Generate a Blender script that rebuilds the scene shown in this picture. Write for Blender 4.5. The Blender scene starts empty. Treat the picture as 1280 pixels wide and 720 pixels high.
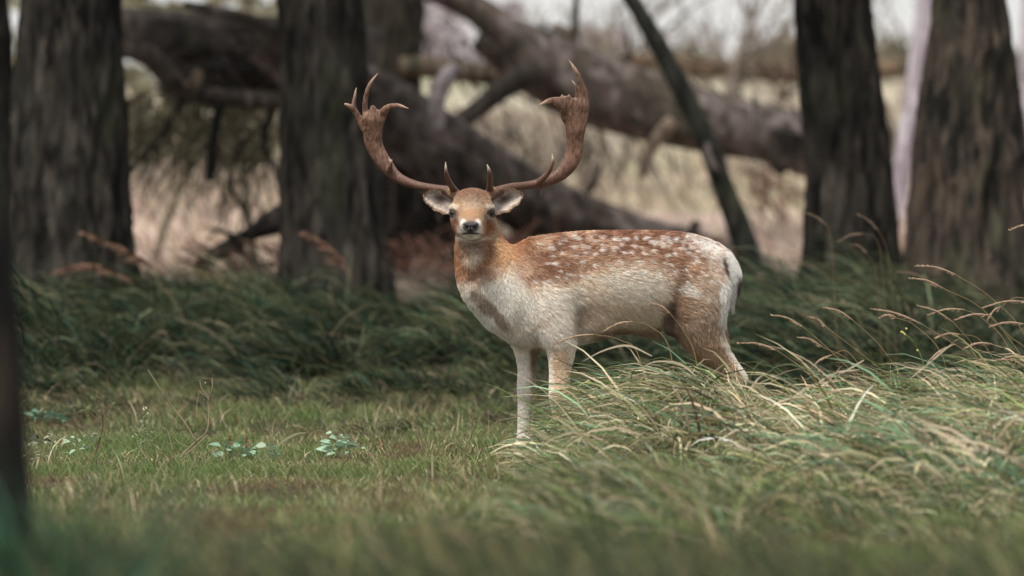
import bpy, math, random
import numpy as np
import openvdb
from mathutils import Vector

SC = bpy.context.scene
COL = SC.collection
RNG = np.random.default_rng(7)
random.seed(7)

# ------------------------------------------------------------------ camera, world, sun, exposure
FPX = 200.0 / 36.0 * 1280.0          # focal length in photograph pixels
CAM_H, HOR, DEER_D = 0.95, 291.0, 23.8

cam_data = bpy.data.cameras.new("camera")
cam = bpy.data.objects.new("camera", cam_data)
COL.objects.link(cam)
cam.location = (0, 0, CAM_H)
cam.rotation_euler = (math.radians(90) - math.atan((360 - HOR) / FPX), 0, 0)
cam_data.lens = 200
cam_data.sensor_width = 36
cam_data.clip_start = 0.5
cam_data.clip_end = 3000
cam_data.dof.use_dof = True
cam_data.dof.focus_distance = DEER_D - 0.12
cam_data.dof.aperture_fstop = 2.3
SC.camera = cam

SUN_EL, SUN_AZ = 62, 215           # high, from behind-left of the camera, soft (overcast)
world = bpy.data.worlds.new("World")
SC.world = world
world.use_nodes = True
nt = world.node_tree
nt.nodes.clear()
n_out = nt.nodes.new("ShaderNodeOutputWorld")
n_bg = nt.nodes.new("ShaderNodeBackground")
n_sky = nt.nodes.new("ShaderNodeTexSky")
n_sky.sky_type = 'NISHITA'
n_sky.sun_disc = False
n_sky.sun_elevation = math.radians(SUN_EL)
n_sky.sun_rotation = math.radians(SUN_AZ)
n_sky.dust_density = 3.0
n_mix = nt.nodes.new("ShaderNodeMixRGB")
n_mix.inputs[0].default_value = 0.88
n_mix.inputs[2].default_value = (6.5, 6.45, 6.3, 1)    # the even cloud cover
nt.links.new(n_sky.outputs[0], n_mix.inputs[1])
nt.links.new(n_mix.outputs[0], n_bg.inputs[0])
n_bg.inputs[1].default_value = 0.10
nt.links.new(n_bg.outputs[0], n_out.inputs[0])

sun_data = bpy.data.lights.new("sun", 'SUN')
sun_data.energy = 3.3
sun_data.angle = math.radians(16)
sun_data.color = (1.0, 0.94, 0.84)
sun = bpy.data.objects.new("sun", sun_data)
COL.objects.link(sun)
_a, _e = math.radians(SUN_AZ), math.radians(SUN_EL)
sun.rotation_euler = Vector((math.sin(_a) * math.cos(_e), math.cos(_a) * math.cos(_e), math.sin(_e))).to_track_quat('Z', 'Y').to_euler()

SC.view_settings.view_transform = 'Standard'
SC.view_settings.look = 'None'
SC.view_settings.exposure = 0.45
SC.view_settings.gamma = 1.0
SC.cycles.use_denoising = True
SC.cycles.max_bounces = 6
SC.cycles.diffuse_bounces = 3
SC.cycles.transparent_max_bounces = 6


# ------------------------------------------------------------------ helpers
def P(px, py, d):
    """world point seen at photograph pixel (px, py) at distance d"""
    return np.array([(px - 640.0) * d / FPX, d, CAM_H + (HOR - py) * d / FPX])


def srgb(r, g, b):
    c = np.array([r, g, b]) / 255.0
    return np.where(c <= 0.04045, c / 12.92, ((c + 0.055) / 1.055) ** 2.4)


def _hash(i, j, k, seed):
    n = (i * 374761393 + j * 668265263 + k * 2147483647 + seed * 974634777) & 0xFFFFFFFF
    n = ((n ^ (n >> 13)) * 1274126177) & 0xFFFFFFFF
    n = (n ^ (n >> 16)) & 0xFFFFFF
    return n / float(0xFFFFFF)


def vnoise(p, seed=0):
    """value noise in [-1, 1], p is (N, 3)"""
    p = np.asarray(p, float)
    i = np.floor(p).astype(np.int64)
    f = p - i
    f = f * f * (3 - 2 * f)
    out = 0
    for dx in (0, 1):
        wx = f[:, 0] if dx else 1 - f[:, 0]
        for dy in (0, 1):
            wy = f[:, 1] if dy else 1 - f[:, 1]
            for dz in (0, 1):
                wz = f[:, 2] if dz else 1 - f[:, 2]
                out = out + wx * wy * wz * _hash(i[:, 0] + dx, i[:, 1] + dy, i[:, 2] + dz, seed)
    return out * 2 - 1


def fbm(p, seed=0, octaves=3):
    p = np.asarray(p, float)
    s, a, t = 0, 1.0, 0
    for o in range(octaves):
        s = s + a * vnoise(p * (2 ** o), seed + o * 17)
        t += a
        a *= 0.5
    return s / t


def V3(x, y, z):
    x, y, z = np.broadcast_arrays(x, y, z)
    return np.stack([x, y, z], -1).astype(float)


def smooth(a, b, x):
    t = np.clip((x - a) / (b - a), 0, 1)
    return t * t * (3 - 2 * t)


def mixc(c, c2, f):
    return c * (1 - f[:, None]) + np.asarray(c2)[None, :] * f[:, None]


def make_mesh(name, verts, faces, col=None, smooth_shade=False):
    verts = np.ascontiguousarray(verts, np.float32)
    faces = np.ascontiguousarray(faces, np.int32)
    k = faces.shape[1]
    me = bpy.data.meshes.new(name)
    me.vertices.add(len(verts))
    me.vertices.foreach_set("co", verts.ravel())
    me.loops.add(faces.size)
    me.loops.foreach_set("vertex_index", faces.ravel())
    me.polygons.add(len(faces))
    me.polygons.foreach_set("loop_start", np.arange(len(faces), dtype=np.int32) * k)
    me.update(calc_edges=True)
    if smooth_shade:
        me.polygons.foreach_set("use_smooth", np.ones(len(faces), bool))
    if col is not None:
        a = me.attributes.new("Col", 'FLOAT_COLOR', 'POINT')
        c = np.ones((len(verts), 4), np.float32)
        c[:, :3] = np.clip(col, 0, 1)
        a.data.foreach_set("color", c.ravel())
    return me


def obj(name, data, mat=None, parent=None, loc=None):
    o = bpy.data.objects.new(name, data)
    COL.objects.link(o)
    if mat is not None and len(data.materials) == 0:
        data.materials.append(mat)
    if parent is not None:
        o.parent = parent
    if loc is not None:
        o.location = loc
    return o


def tag(o, label=None, cat=None, group=None, kind=None):
    if label: o['label'] = label
    if cat: o['category'] = cat
    if group: o['group'] = group
    if kind: o['kind'] = kind
    return o


def empty(name, loc):
    o = bpy.data.objects.new(name, None)
    o.empty_display_size = 0.1
    COL.objects.link(o)
    o.location = loc
    return o


def mat_attr(name, rough=0.8, spec=0.25, noise=0.0, nscale=40.0, stretch=(1, 1, 1), bump=0.0, bscale=60.0, transl=0.0, coat=0.0):
    """colour from the surface's own pigment attribute, broken up by noise"""
    m = bpy.data.materials.new(name)
    m.use_nodes = True
    t = m.node_tree
    b = t.nodes["Principled BSDF"]
    b.inputs["Roughness"].default_value = rough
    b.inputs["Specular IOR Level"].default_value = spec
    if coat: b.inputs["Coat Weight"].default_value = coat
    a = t.nodes.new("ShaderNodeAttribute")
    a.attribute_name = "Col"
    out = a.outputs["Color"]
    if noise or bump:
        tc = t.nodes.new("ShaderNodeTexCoord")
        mp = t.nodes.new("ShaderNodeMapping")
        mp.inputs["Scale"].default_value = stretch
        t.links.new(tc.outputs["Object"], mp.inputs["Vector"])
    if noise:
        n = t.nodes.new("ShaderNodeTexNoise")
        n.inputs["Scale"].default_value = nscale
        n.inputs["Detail"].default_value = 5
        t.links.new(mp.outputs[0], n.inputs["Vector"])
        r = t.nodes.new("ShaderNodeMapRange")
        r.inputs["From Min"].default_value = 0.3
        r.inputs["From Max"].default_value = 0.7
        r.inputs["To Min"].default_value = 1 - noise
        r.inputs["To Max"].default_value = 1 + noise
        t.links.new(n.outputs["Fac"], r.inputs["Value"])
        mx = t.nodes.new("ShaderNodeVectorMath")
        mx.operation = 'SCALE'
        t.links.new(out, mx.inputs[0])
        t.links.new(r.outputs[0], mx.inputs["Scale"])
        out = mx.outputs[0]
    if bump:
        n2 = t.nodes.new("ShaderNodeTexNoise")
        n2.inputs["Scale"].default_value = bscale
        n2.inputs["Detail"].default_value = 6
        t.links.new(mp.outputs[0], n2.inputs["Vector"])
        bp = t.nodes.new("ShaderNodeBump")
        bp.inputs["Strength"].default_value = bump
        bp.inputs["Distance"].default_value = 0.01
        t.links.new(n2.outputs["Fac"], bp.inputs["Height"])
        t.links.new(bp.outputs[0], b.inputs["Normal"])
    t.links.new(out, b.inputs["Base Color"])
    if transl:
        tr = t.nodes.new("ShaderNodeBsdfTranslucent")
        t.links.new(out, tr.inputs["Color"])
        ms = t.nodes.new("ShaderNodeMixShader")
        ms.inputs[0].default_value = transl
        t.links.new(b.outputs[0], ms.inputs[1])
        t.links.new(tr.outputs[0], ms.inputs[2])
        t.links.new(ms.outputs[0], t.nodes["Material Output"].inputs["Surface"])
    return m


M_GRASS = mat_attr("grass_blade", 0.6, 0.14, transl=0.35)
M_SOIL = mat_attr("turf_soil", 0.95, 0.1, noise=0.4, nscale=14, bump=0.6, bscale=40)
M_BARK = mat_attr("pine_bark", 0.9, 0.15, noise=0.45, nscale=22, stretch=(1, 1, 0.25), bump=0.7, bscale=50)
M_DEAD = mat_attr("dead_wood", 0.85, 0.2, noise=0.3, nscale=18, bump=0.5, bscale=40)
M_LEAF = mat_attr("leaf", 0.6, 0.3, transl=0.25)
M_NEEDLE = mat_attr("pine_needles", 0.8, 0.2)
M_COAT = mat_attr("deer_skin", 0.9, 0.1)
M_HAIR = mat_attr("deer_hair", 0.55, 0.25)
M_ANTLER = mat_attr("antler_bone", 0.45, 0.4, noise=0.22, nscale=130, stretch=(1, 1, 0.14), bump=0.55, bscale=170)
M_EYE = mat_attr("eye_wet", 0.12, 0.45)
M_NOSE = mat_attr("nose_skin", 0.38, 0.5, bump=0.5, bscale=500)
M_HOOF = mat_attr("hoof_horn", 0.5, 0.4, noise=0.2, nscale=60)
M_STRAW = mat_attr("dry_straw", 0.7, 0.2, noise=0.2, nscale=200, transl=0.25)


# ------------------------------------------------------------------ ground
_TD = np.array([-60, 0, 20, 26, 29, 33, 37, 45, 52, 60, 80, 100, 125, 160, 300, 1000], float)
_TZ = np.array([0, 0, 0, 0.0, 0.06, 0.2, 0.36, 0.50, 0.85, 1.35, 2.5, 3.3, 4.0, 4.2, 2.5, 0], float)


def terrain(x, y):
    x = np.asarray(x, float)
    y = np.asarray(y, float)
    z = np.interp(y, _TD, _TZ)
    p = V3(x * 0.5, y * 0.5, 0)
    flat = 0.025 * fbm(p, 3, 3) + 0.012 * fbm(p * 6, 9, 2)
    bank = 0.10 * fbm(V3(x * 0.7, y * 0.7, 0), 5, 2)
    hill = 0.9 * fbm(V3(x * 0.07, y * 0.05, 0), 6, 2)
    z = z + flat * smooth(8, 12, y) + bank * smooth(28, 33, y) + hill * smooth(55, 90, y)
    # low rise that carries the tussocks on the right
    z = z + 0.08 * smooth(0.2, 0.8, x) * np.exp(-((y - 22.7) / 1.5) ** 2) * (x < 20)
    z = z + 0.04 * smooth(1.0, 2.1, x) * np.exp(-((y - 21.6) / 2.2) ** 2) * (x < 20)
    return z


ys = np.concatenate([np.linspace(-60, 8, 18), np.linspace(8.5, 38, 260), np.geomspace(38.3, 1000, 150)])
us = np.sinh(np.linspace(-5.2, 5.2, 221)) / np.sinh(5.2)
YY, UU = np.meshgrid(ys, us, indexing='ij')
XX = UU * 700
ZZ = terrain(XX.ravel(), YY.ravel())
ny, nx = XX.shape
gv = np.stack([XX.ravel(), YY.ravel(), ZZ], -1)
ii = (np.arange(ny - 1)[:, None] * nx + np.arange(nx - 1)[None, :]).ravel()
gf = np.stack([ii, ii + 1, ii + nx + 1, ii + nx], -1)
gy = gv[:, 1]
n1 = fbm(V3(gv[:, 0] * 0.8, gy * 0.5, 0), 11, 3)
n2 = fbm(V3(gv[:, 0] * 0.12, gy * 0.12, 0), 12, 3)
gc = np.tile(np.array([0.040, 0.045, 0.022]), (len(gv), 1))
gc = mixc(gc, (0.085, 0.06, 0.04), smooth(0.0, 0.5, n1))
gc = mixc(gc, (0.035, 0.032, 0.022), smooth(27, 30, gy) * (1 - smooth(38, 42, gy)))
pink = np.array([0.46, 0.355, 0.31])
gc = mixc(gc, pink, smooth(40, 47, gy) * 0.95)
gc = mixc(gc, (0.36, 0.335, 0.265), smooth(62, 72, gy + n2 * 8) * 0.95)
gc = mixc(gc, (0.26, 0.29, 0.17), smooth(0.1, 0.6, n2) * smooth(44, 55, gy) * 0.75)
gc = mixc(gc, (0.16, 0.11, 0.085), smooth(0.15, 0.5, -n1 + n2 * .4) * smooth(42, 50, gy) * 0.6)
gc = mixc(gc, (0.48, 0.38, 0.29), smooth(0.1, 0.6, n1) * smooth(44, 55, gy) * 0.6)
gc = mixc(gc, (0.10, 0.11, 0.06), smooth(120, 150, gy))
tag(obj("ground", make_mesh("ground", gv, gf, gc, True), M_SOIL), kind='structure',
    label="rough turf rising gently into a pale heath slope")


# ------------------------------------------------------------------ grass
def blades(root, L, az, th0, th1, width, cb, ct, nseg, rng, twist=(0.3, 1.3), power=1.3):
    n = len(root)
    s = np.linspace(0, 1, nseg + 1)
    th = th0[:, None] + (th1 - th0)[:, None] * s[None, :] ** power
    azz = az[:, None] + rng.normal(0, 0.25, n)[:, None] * s[None, :]
    d = np.stack([np.sin(th) * np.cos(azz), np.sin(th) * np.sin(azz), np.cos(th)], -1)
    step = (L / nseg)[:, None, None] * (d[:, :-1] + d[:, 1:]) / 2
    p = np.concatenate([np.zeros((n, 1, 3)), np.cumsum(step, 1)], 1) + root[:, None, :]
    side = np.stack([-np.sin(azz), np.cos(azz), np.zeros_like(azz)], -1)
    nrm = np.cross(d, side)
    tw = rng.uniform(twist[0], twist[1], n) * rng.choice([-1, 1], n)
    tw = tw[:, None] + (rng.normal(0, 0.5, n))[:, None] * s[None, :]
    w = side * np.cos(tw)[..., None] + nrm * np.sin(tw)[..., None]
    prof = np.minimum(1, 0.45 + 2.0 * s) * (1 - s ** 2.2) + 0.02
    hw = (width / 2)[:, None, None] * prof[None, :, None] * w
    a, b = p - hw, p + hw
    vp = 2 * nseg + 1
    verts = np.empty((n, vp, 3), np.float32)
    verts[:, 0:2 * nseg:2] = a[:, :-1]
    verts[:, 1:2 * nseg:2] = b[:, :-1]
    verts[:, -1] = p[:, -1]
    t = []
    for k in range(nseg - 1):
        t += [(2 * k, 2 * k + 1, 2 * k + 3), (2 * k, 2 * k + 3, 2 * k + 2)]
    t.append((2 * nseg - 2, 2 * nseg - 1, 2 * nseg))
    t = np.array(t)
    f = (np.arange(n)[:, None, None] * vp + t[None]).reshape(-1, 3)
    sv = np.concatenate([np.repeat(s[:-1], 2), [1.0]])
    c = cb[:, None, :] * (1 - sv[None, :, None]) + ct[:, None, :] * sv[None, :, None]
    return verts.reshape(-1, 3), f, c.reshape(-1, 3)


def palette(n, rng, cols, wts, jit=0.25):
    cols = np.array(cols)
    idx = rng.choice(len(cols), n, p=np.array(wts) / sum(wts))
    return np.minimum(cols[idx] * np.exp(rng.normal(0, jit, (n, 1))), cols[idx] * 1.7 + 0.02) * (1 + rng.normal(0, 0.035, (n, 3)))


class Bag:
    def __init__(self): self.v, self.f, self.c, self.n = [], [], [], 0

    def add(self, v, f, c):
        self.v.append(v); self.f.append(f + self.n); self.c.append(c); self.n += len(v)

    def build(self, name, mat, parent=None, sm=False, loc=None):
        return obj(name, make_mesh(name, np.concatenate(self.v), np.concatenate(self.f), np.concatenate(self.c), sm), mat, parent, loc)


GREEN = (0.160, 0.215, 0.075)
DKGREEN = (0.058, 0.080, 0.042)
BLUEGR = (0.165, 0.270, 0.165)
OLIVE = (0.215, 0.225, 0.100)
STRAW = (0.60, 0.52, 0.36)
TAN = (0.34, 0.255, 0.170)
RUST = (0.22, 0.115, 0.070)

# short grazed turf
rng = np.random.default_rng(21)
bag = Bag()


def lawn(n, y0, y1, lmin, lmax, seed, xs=1.0, wmul=1.0):
    yy = np.sqrt(rng.uniform(y0 ** 2, y1 ** 2, n))
    hw = yy * 640 / FPX * 1.08 + 0.15
    xx = rng.uniform(-1, 1, n) * hw * xs
    g = fbm(V3(xx * 2.2, yy * 1.2, 0), seed, 3)
    g2 = fbm(V3(xx * 7, yy * 4, 0), seed + 1, 2)
    keep = rng.random(n) < 0.70 + 0.9 * g2
    xx, yy, g, g2 = xx[keep], yy[keep], g[keep], g2[keep]
    n = len(xx)
    L = rng.uniform(lmin, lmax, n) * (1 + 0.5 * g + 0.5 * g2) * (1 + (rng.random(n) < 0.015) * rng.uniform(0.6, 1.6, n))
    w = rng.uniform(0.0022, 0.0045, n) * wmul
    az = np.where(rng.random(n) < 0.4, math.pi + rng.normal(0, 0.8, n), rng.uniform(0, 6.283, n))
    c = palette(n, rng, [GREEN, OLIVE, DKGREEN, STRAW, TAN, RUST, BLUEGR], [42, 28, 12, 8, 9, 4, 4], 0.42) * 1.15
    brown = smooth(0.08, 0.40, -g)
    c = mixc(c, (0.20, 0.13, 0.085), brown * 0.8 * (rng.random(n) < 0.75))
    lush = smooth(0.05, 0.5, g)
    c = mixc(c, (0.130, 0.220, 0.065), lush * 0.65)
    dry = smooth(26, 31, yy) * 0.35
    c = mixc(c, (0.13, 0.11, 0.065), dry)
    root = V3(xx, yy, terrain(xx, yy) - 0.004)
    bag.add(*blades(root, L, az, rng.uniform(0.0, 0.5, n), rng.uniform(0.5, 1.6, n), w, c * 0.7, c * 1.12, 2, rng))


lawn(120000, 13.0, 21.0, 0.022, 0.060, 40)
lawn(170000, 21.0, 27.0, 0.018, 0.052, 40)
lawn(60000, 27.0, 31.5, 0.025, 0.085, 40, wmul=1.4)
for _y0, _y1, _n in ((22.0, 30.0, 420), (15.0, 22.0, 120)):
    _d = rng.uniform(_y0, _y1, _n)
    _x = rng.uniform(-1, 0.35, _n) * (_d * 640 / FPX)
    _g = fbm(V3(_x * 1.5, _d, 0), 81, 2)
    _d, _x = _d[_g > -0.1], _x[_g > -0.1]
    _k = len(_d) * 5
    _r = V3(np.repeat(_x, 5) + rng.normal(0, .03, _k), np.repeat(_d, 5) + rng.normal(0, .03, _k), 0)
    _r[:, 2] = terrain(_r[:, 0], _r[:, 1])
    _c = palette(_k, rng, [STRAW, TAN, OLIVE, GREEN], [3, 3, 3, 3], .3)
    bag.add(*blades(_r, rng.uniform(0.05, 0.17, _k), rng.uniform(0, 6.28, _k), rng.uniform(0, .4, _k), rng.uniform(.3, 1.8, _k), rng.uniform(.003, .006, _k), _c * .7, _c, 4, rng))
tag(bag.build("lawn_grass", M_GRASS), "short grazed green and brown turf grass across the clearing", "grass", kind='stuff')


def tufts(bag, cx, cy, n_per, Lr, wr, wind, pal, wts, rng, rad=0.09, nseg=6, lean=(0.05, 0.6), bend=(1.0, 2.1), dark=0.5, zoff=0.0, jit=0.52):
    """n_per blades from every tuft centre, all bowing with the wind"""
    m = len(cx)
    n = m * n_per
    tint = np.exp(np.repeat(rng.normal(0, 0.18, m), n_per))
    tl = np.repeat(rng.uniform(0.75, 1.2, m), n_per)
    r = rad * np.sqrt(rng.random(n))
    a = rng.uniform(0, 6.283, n)
    x = np.repeat(cx, n_per) + r * np.cos(a)
    y = np.repeat(cy, n_per) + r * np.sin(a)
    L = rng.uniform(Lr[0], Lr[1], n) * tl
    daz = np.repeat(rng.normal(0, 0.6, m), n_per) + rng.normal(0, 0.35, n)
    w8 = rng.random(n)
    wx, wy = math.cos(wind), math.sin(wind)
    dx = np.cos(a) * 1.0 * w8 + np.cos(wind + daz) * (1.25 - 0.6 * w8)
    dy = np.sin(a) * 1.0 * w8 + np.sin(wind + daz) * (1.25 - 0.6 * w8)
    az = np.arctan2(dy, dx)
    c = palette(n, rng, pal, wts, jit) * tint[:, None]
    w = rng.uniform(wr[0], wr[1], n)
    root = V3(x, y, terrain(x, y) - 0.01 + zoff)
    bag.add(*blades(root, L, az, rng.uniform(lean[0], lean[1], n), rng.uniform(bend[0], bend[1], n), w, c * dark, c * 1.1, nseg, rng))


WIND = math.pi - 0.15

# tall dark grass on the shaded bank under the pines
rng = np.random.default_rng(31)
bag = Bag()
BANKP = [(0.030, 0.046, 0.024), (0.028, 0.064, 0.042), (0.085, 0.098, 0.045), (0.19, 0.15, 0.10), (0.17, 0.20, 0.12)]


def bank_tufts(m, y0, y1, n_per, L0, L1, w0, w1, wts, dark, thr):
    cy = rng.uniform(y0, y1, m)
    cx = rng.uniform(-1, 1, m) * (cy * 640 / FPX * 1.1)
    g = fbm(V3(cx * 1.6, cy * 1.1, 0), 77, 3)
    keep = g + 0.3 * rng.random(m) > thr
    cx, cy, g = cx[keep], cy[keep], g[keep]
    grow = np.clip((cy - 28.8) / 2.6, 0.35, 1.0) * (1 + 0.9 * g)
    for lo, hi in ((-9, .55), (.55, .8), (.8, 1.05), (1.05, 1.3), (1.3, 9)):
        k = (grow >= lo) & (grow < hi)
        if k.any():
            f = float(grow[k].mean())
            tufts(bag, cx[k], cy[k], n_per, (L0 * f, L1 * f), (w0, w1), WIND, BANKP, wts, rng, rad=0.13, nseg=5, dark=dark, bend=(1.4, 2.9), lean=(0.0, 0.9), jit=0.5)


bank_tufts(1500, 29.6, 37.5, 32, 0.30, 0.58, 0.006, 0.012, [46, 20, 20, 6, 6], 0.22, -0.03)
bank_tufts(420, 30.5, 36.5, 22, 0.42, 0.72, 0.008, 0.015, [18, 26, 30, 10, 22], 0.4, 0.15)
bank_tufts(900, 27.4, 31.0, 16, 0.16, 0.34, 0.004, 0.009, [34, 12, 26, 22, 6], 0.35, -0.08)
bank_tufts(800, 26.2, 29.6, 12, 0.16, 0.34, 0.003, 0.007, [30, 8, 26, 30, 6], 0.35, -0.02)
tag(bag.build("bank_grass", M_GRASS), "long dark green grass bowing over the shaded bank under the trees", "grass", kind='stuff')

# thin straw grass on the heath slope behind the trees
rng = np.random.default_rng(33)
bag = Bag()
m = 2600
cy = rng.uniform(39, 95, m)
cx = rng.uniform(-1, 1, m) * (cy * 640 / FPX * 1.15)
tufts(bag, cx, cy, 9, (0.12, 0.42), (0.010, 0.022), WIND, [(0.54, 0.42, 0.36), (0.48, 0.38, 0.31), (0.36, 0.33, 0.23), (0.40, 0.28, 0.23)], [5, 4, 4, 2], rng, rad=0.3, nseg=3, dark=0.8)
tag(bag.build("heath_grass", M_GRASS), "pale pinkish straw grass on the open heath beyond the fallen trunks", "grass", kind='stuff')

# windblown tussocks on the right, in front of the deer's legs
rng = np.random.default_rng(35)
bag = Bag()
TUSS = [GREEN, OLIVE, BLUEGR, STRAW, TAN, DKGREEN]


def crest_tufts(n, px0, px1, d0, d1, n_per, Lr, wr, wts, **kw):
    d = rng.uniform(d0, d1, n)
    px = rng.uniform(px0, px1, n)
    tufts(bag, (px - 640) * d / FPX, d, n_per, Lr, wr, WIND, TUSS, wts, rng, **kw)


W0 = [24, 22, 17, 36, 8, 12]
K2 = dict(bend=(1.7, 3.3), lean=(0.0, 1.0))
K1 = dict(bend=(1.3, 3.1), lean=(0.0, 1.1))
crest_tufts(30, 925, 1020, 22.2, 23.3, 70, (0.14, 0.29), (0.004, 0.0095), W0, rad=0.12, dark=0.55, **K1)
crest_tufts(26, 815, 935, 22.4, 23.35, 190, (0.38, 0.62), (0.004, 0.0095), W0, rad=0.10, dark=0.45, **K2)
crest_tufts(16, 760, 900, 21.6, 22.4, 130, (0.26, 0.44), (0.004, 0.009), W0, rad=0.09, dark=0.4, **K2)
crest_tufts(36, 740, 830, 22.2, 23.1, 75, (0.22, 0.42), (0.0035, 0.008), W0, rad=0.10, dark=0.6, **K1)
crest_tufts(22, 700, 760, 21.4, 22.4, 55, (0.14, 0.28), (0.003, 0.007), W0, rad=0.10, dark=0.6, **K1)
crest_tufts(26, 1000, 1160, 21.4, 23.2, 165, (0.28, 0.46), (0.004, 0.0095), W0, rad=0.10, dark=0.45, **K2)
crest_tufts(54, 1150, 1370, 20.6, 23.4, 175, (0.36, 0.58), (0.004, 0.0095), W0, rad=0.11, dark=0.45, **K2)
crest_tufts(44, 700, 1100, 19.3, 21.2, 60, (0.14, 0.30), (0.003, 0.006), [30, 28, 12, 14, 14, 8], rad=0.14, dark=0.6, **K1)
crest_tufts(26, 730, 930, 18.4, 19.8, 70, (0.2, 0.36), (0.004, 0.007), [24, 28, 10, 10, 14, 20], rad=0.12, dark=0.5, **K1)
crest_tufts(26, 1080, 1340, 18.9, 19.9, 70, (0.14, 0.30), (0.003, 0.007), W0, rad=0.14, dark=0.5, **K1)
crest_tufts(16, 1110, 1340, 17.0, 18.8, 60, (0.08, 0.18), (0.003, 0.006), [34, 26, 10, 12, 10, 14], rad=0.15, dark=0.5, **K1)
crest_tufts(28, 690, 1090, 16.8, 19.2, 120, (0.16, 0.36), (0.003, 0.007), [34, 26, 16, 12, 10, 14], rad=0.15, dark=0.5, **K1)
crest_tufts(26, 1000, 1180, 20.4, 21.6, 60, (0.26, 0.42), (0.005, 0.011), [16, 18, 26, 26, 10, 10], rad=0.12, dark=0.5, **K1)
crest_tufts(70, 780, 1340, 21.2, 23.0, 18, (0.34, 0.60), (0.008, 0.015), [6, 12, 16, 44, 14, 4], rad=0.2, dark=0.8, bend=(1.2, 3.2), lean=(0.0, 1.2))
crest_tufts(26, 700, 900, 17.6, 18.8, 75, (0.2, 0.36), (0.003, 0.006), [8, 12, 5, 5, 8, 50], rad=0.14, dark=0.3, **K1)
_d = rng.uniform(19.4, 20.6, 24)
_p = rng.uniform(1110, 1330, 24)
tufts(bag, (_p - 640) * _d / FPX, _d, 36, (0.24, 0.54), (0.007, 0.018), WIND + 0.5, TUSS, [12, 10, 36, 34, 8, 6], rng, rad=0.2, dark=0.7, bend=(1.6, 3.0), lean=(0.0, 0.7))
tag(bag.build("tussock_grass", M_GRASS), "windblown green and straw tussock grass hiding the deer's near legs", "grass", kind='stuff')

# out of focus grass close to the camera along the bottom edge
rng = np.random.default_rng(37)
bag = Bag()
d = rng.uniform(10.0, 13.5, 260)
px = rng.uniform(-60, 1340, 260)
hf = 0.6 + 0.4 * np.sin(px / 130.0) + 0.2 * np.sin(px / 57.0)
for lo, hi in ((0, 87), (87, 174), (174, 260)):
    tufts(bag, ((px - 640) * d / FPX)[lo:hi], d[lo:hi], 34, (0.29, 0.41), (0.004, 0.007), WIND, [(0.045, 0.060, 0.034), GREEN, OLIVE, TAN], [40, 6, 8, 6], rng, rad=0.12, nseg=4, dark=0.6, bend=(0.6, 1.5))
d = rng.uniform(11.0, 12.0, 16)
px = rng.uniform(-10, 95, 16)
tufts(bag, (px - 640) * d / FPX, d, 34, (0.38, 0.56), (0.006, 0.012), WIND + 1.0, [(0.05, 0.12, 0.075), DKGREEN], [14, 10], rng, rad=0.1, nseg=4, dark=0.6, bend=(0.5, 1.3))
tag(bag.build("foreground_grass", M_GRASS), "blurred dark grass close to the camera along the bottom edge", "grass", kind='stuff')


# ------------------------------------------------------------------ tubes: trunks, logs, branches
def catmull(pts, m):
    pts = np.asarray(pts, float)
    q = np.vstack([2 * pts[0] - pts[1], pts, 2 * pts[-1] - pts[-2]])
    out = []
    for i in range(1, len(q) - 2):
        for k in range(m):
            t = k / m
            out.append(0.5 * ((2 * q[i]) + (-q[i - 1] + q[i + 1]) * t + (2 * q[i - 1] - 5 * q[i] + 4 * q[i + 1] - q[i + 2]) * t * t + (-q[i - 1] + 3 * q[i] - 3 * q[i + 1] + q[i + 2]) * t ** 3))
    out.append(q[-2])
    return np.array(out)


def tube(path, rad, nseg=10, disp=None):
    """swept tube (verts, quads); path (N,3), rad (N,)"""
    path = np.asarray(path, float)
    n = len(path)
    T = np.gradient(path, axis=0)
    T /= np.linalg.norm(T, axis=1)[:, None] + 1e-9
    up = np.array([0.0, 1.0, 0.05]) if abs(T[:, 1]).mean() < 0.8 else np.array([1.0, 0, 0])
    U = np.cross(T, up)
    U /= np.linalg.norm(U, axis=1)[:, None] + 1e-9
    W = np.cross(T, U)
    a = np.arange(nseg) / nseg * 2 * math.pi
    ring = U[:, None, :] * np.cos(a)[None, :, None] + W[:, None, :] * np.sin(a)[None, :, None]
    r = np.repeat(np.asarray(rad, float)[:, None], nseg, 1)
    if disp is not None:
        r = r + disp(np.repeat(np.linspace(0, 1, n)[:, None], nseg, 1), np.repeat(a[None, :], n, 0), path[:, None, :] + ring * r[..., None], r)
    v = path[:, None, :] + ring * r[..., None]
    v = v.reshape(-1, 3)
    i = np.arange(n - 1)[:, None] * nseg
    j = np.arange(nseg)[None, :]
    j2 = (j + 1) % nseg
    f = np.stack([i + j, i + j2, i + nseg + j2, i + nseg + j], -1).reshape(-1, 4)
    c0, c1 = len(v), len(v) + 1
    v = np.vstack([v, path[0], path[-1]])
    jj = np.arange(nseg)
    b = (n - 1) * nseg
    f0 = np.stack([(jj + 1) % nseg, jj, np.full(nseg, c0), np.full(nseg, c0)], -1)
    return v, f, (c0, c1, nseg, b)


def tube_tris(path, rad, nseg=8, disp=None):
    v, f, (c0, c1, k, b) = tube(path, rad, nseg, disp)
    t = np.concatenate([f[:, [0, 1, 2]], f[:, [0, 2, 3]]])
    jj = np.arange(k)
    caps = np.concatenate([np.stack([(jj + 1) % k, jj, np.full(k, c0)], -1), np.stack([b + jj, b + (jj + 1) % k, np.full(k, c1)], -1)])
    return v, np.concatenate([t, caps])


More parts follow.
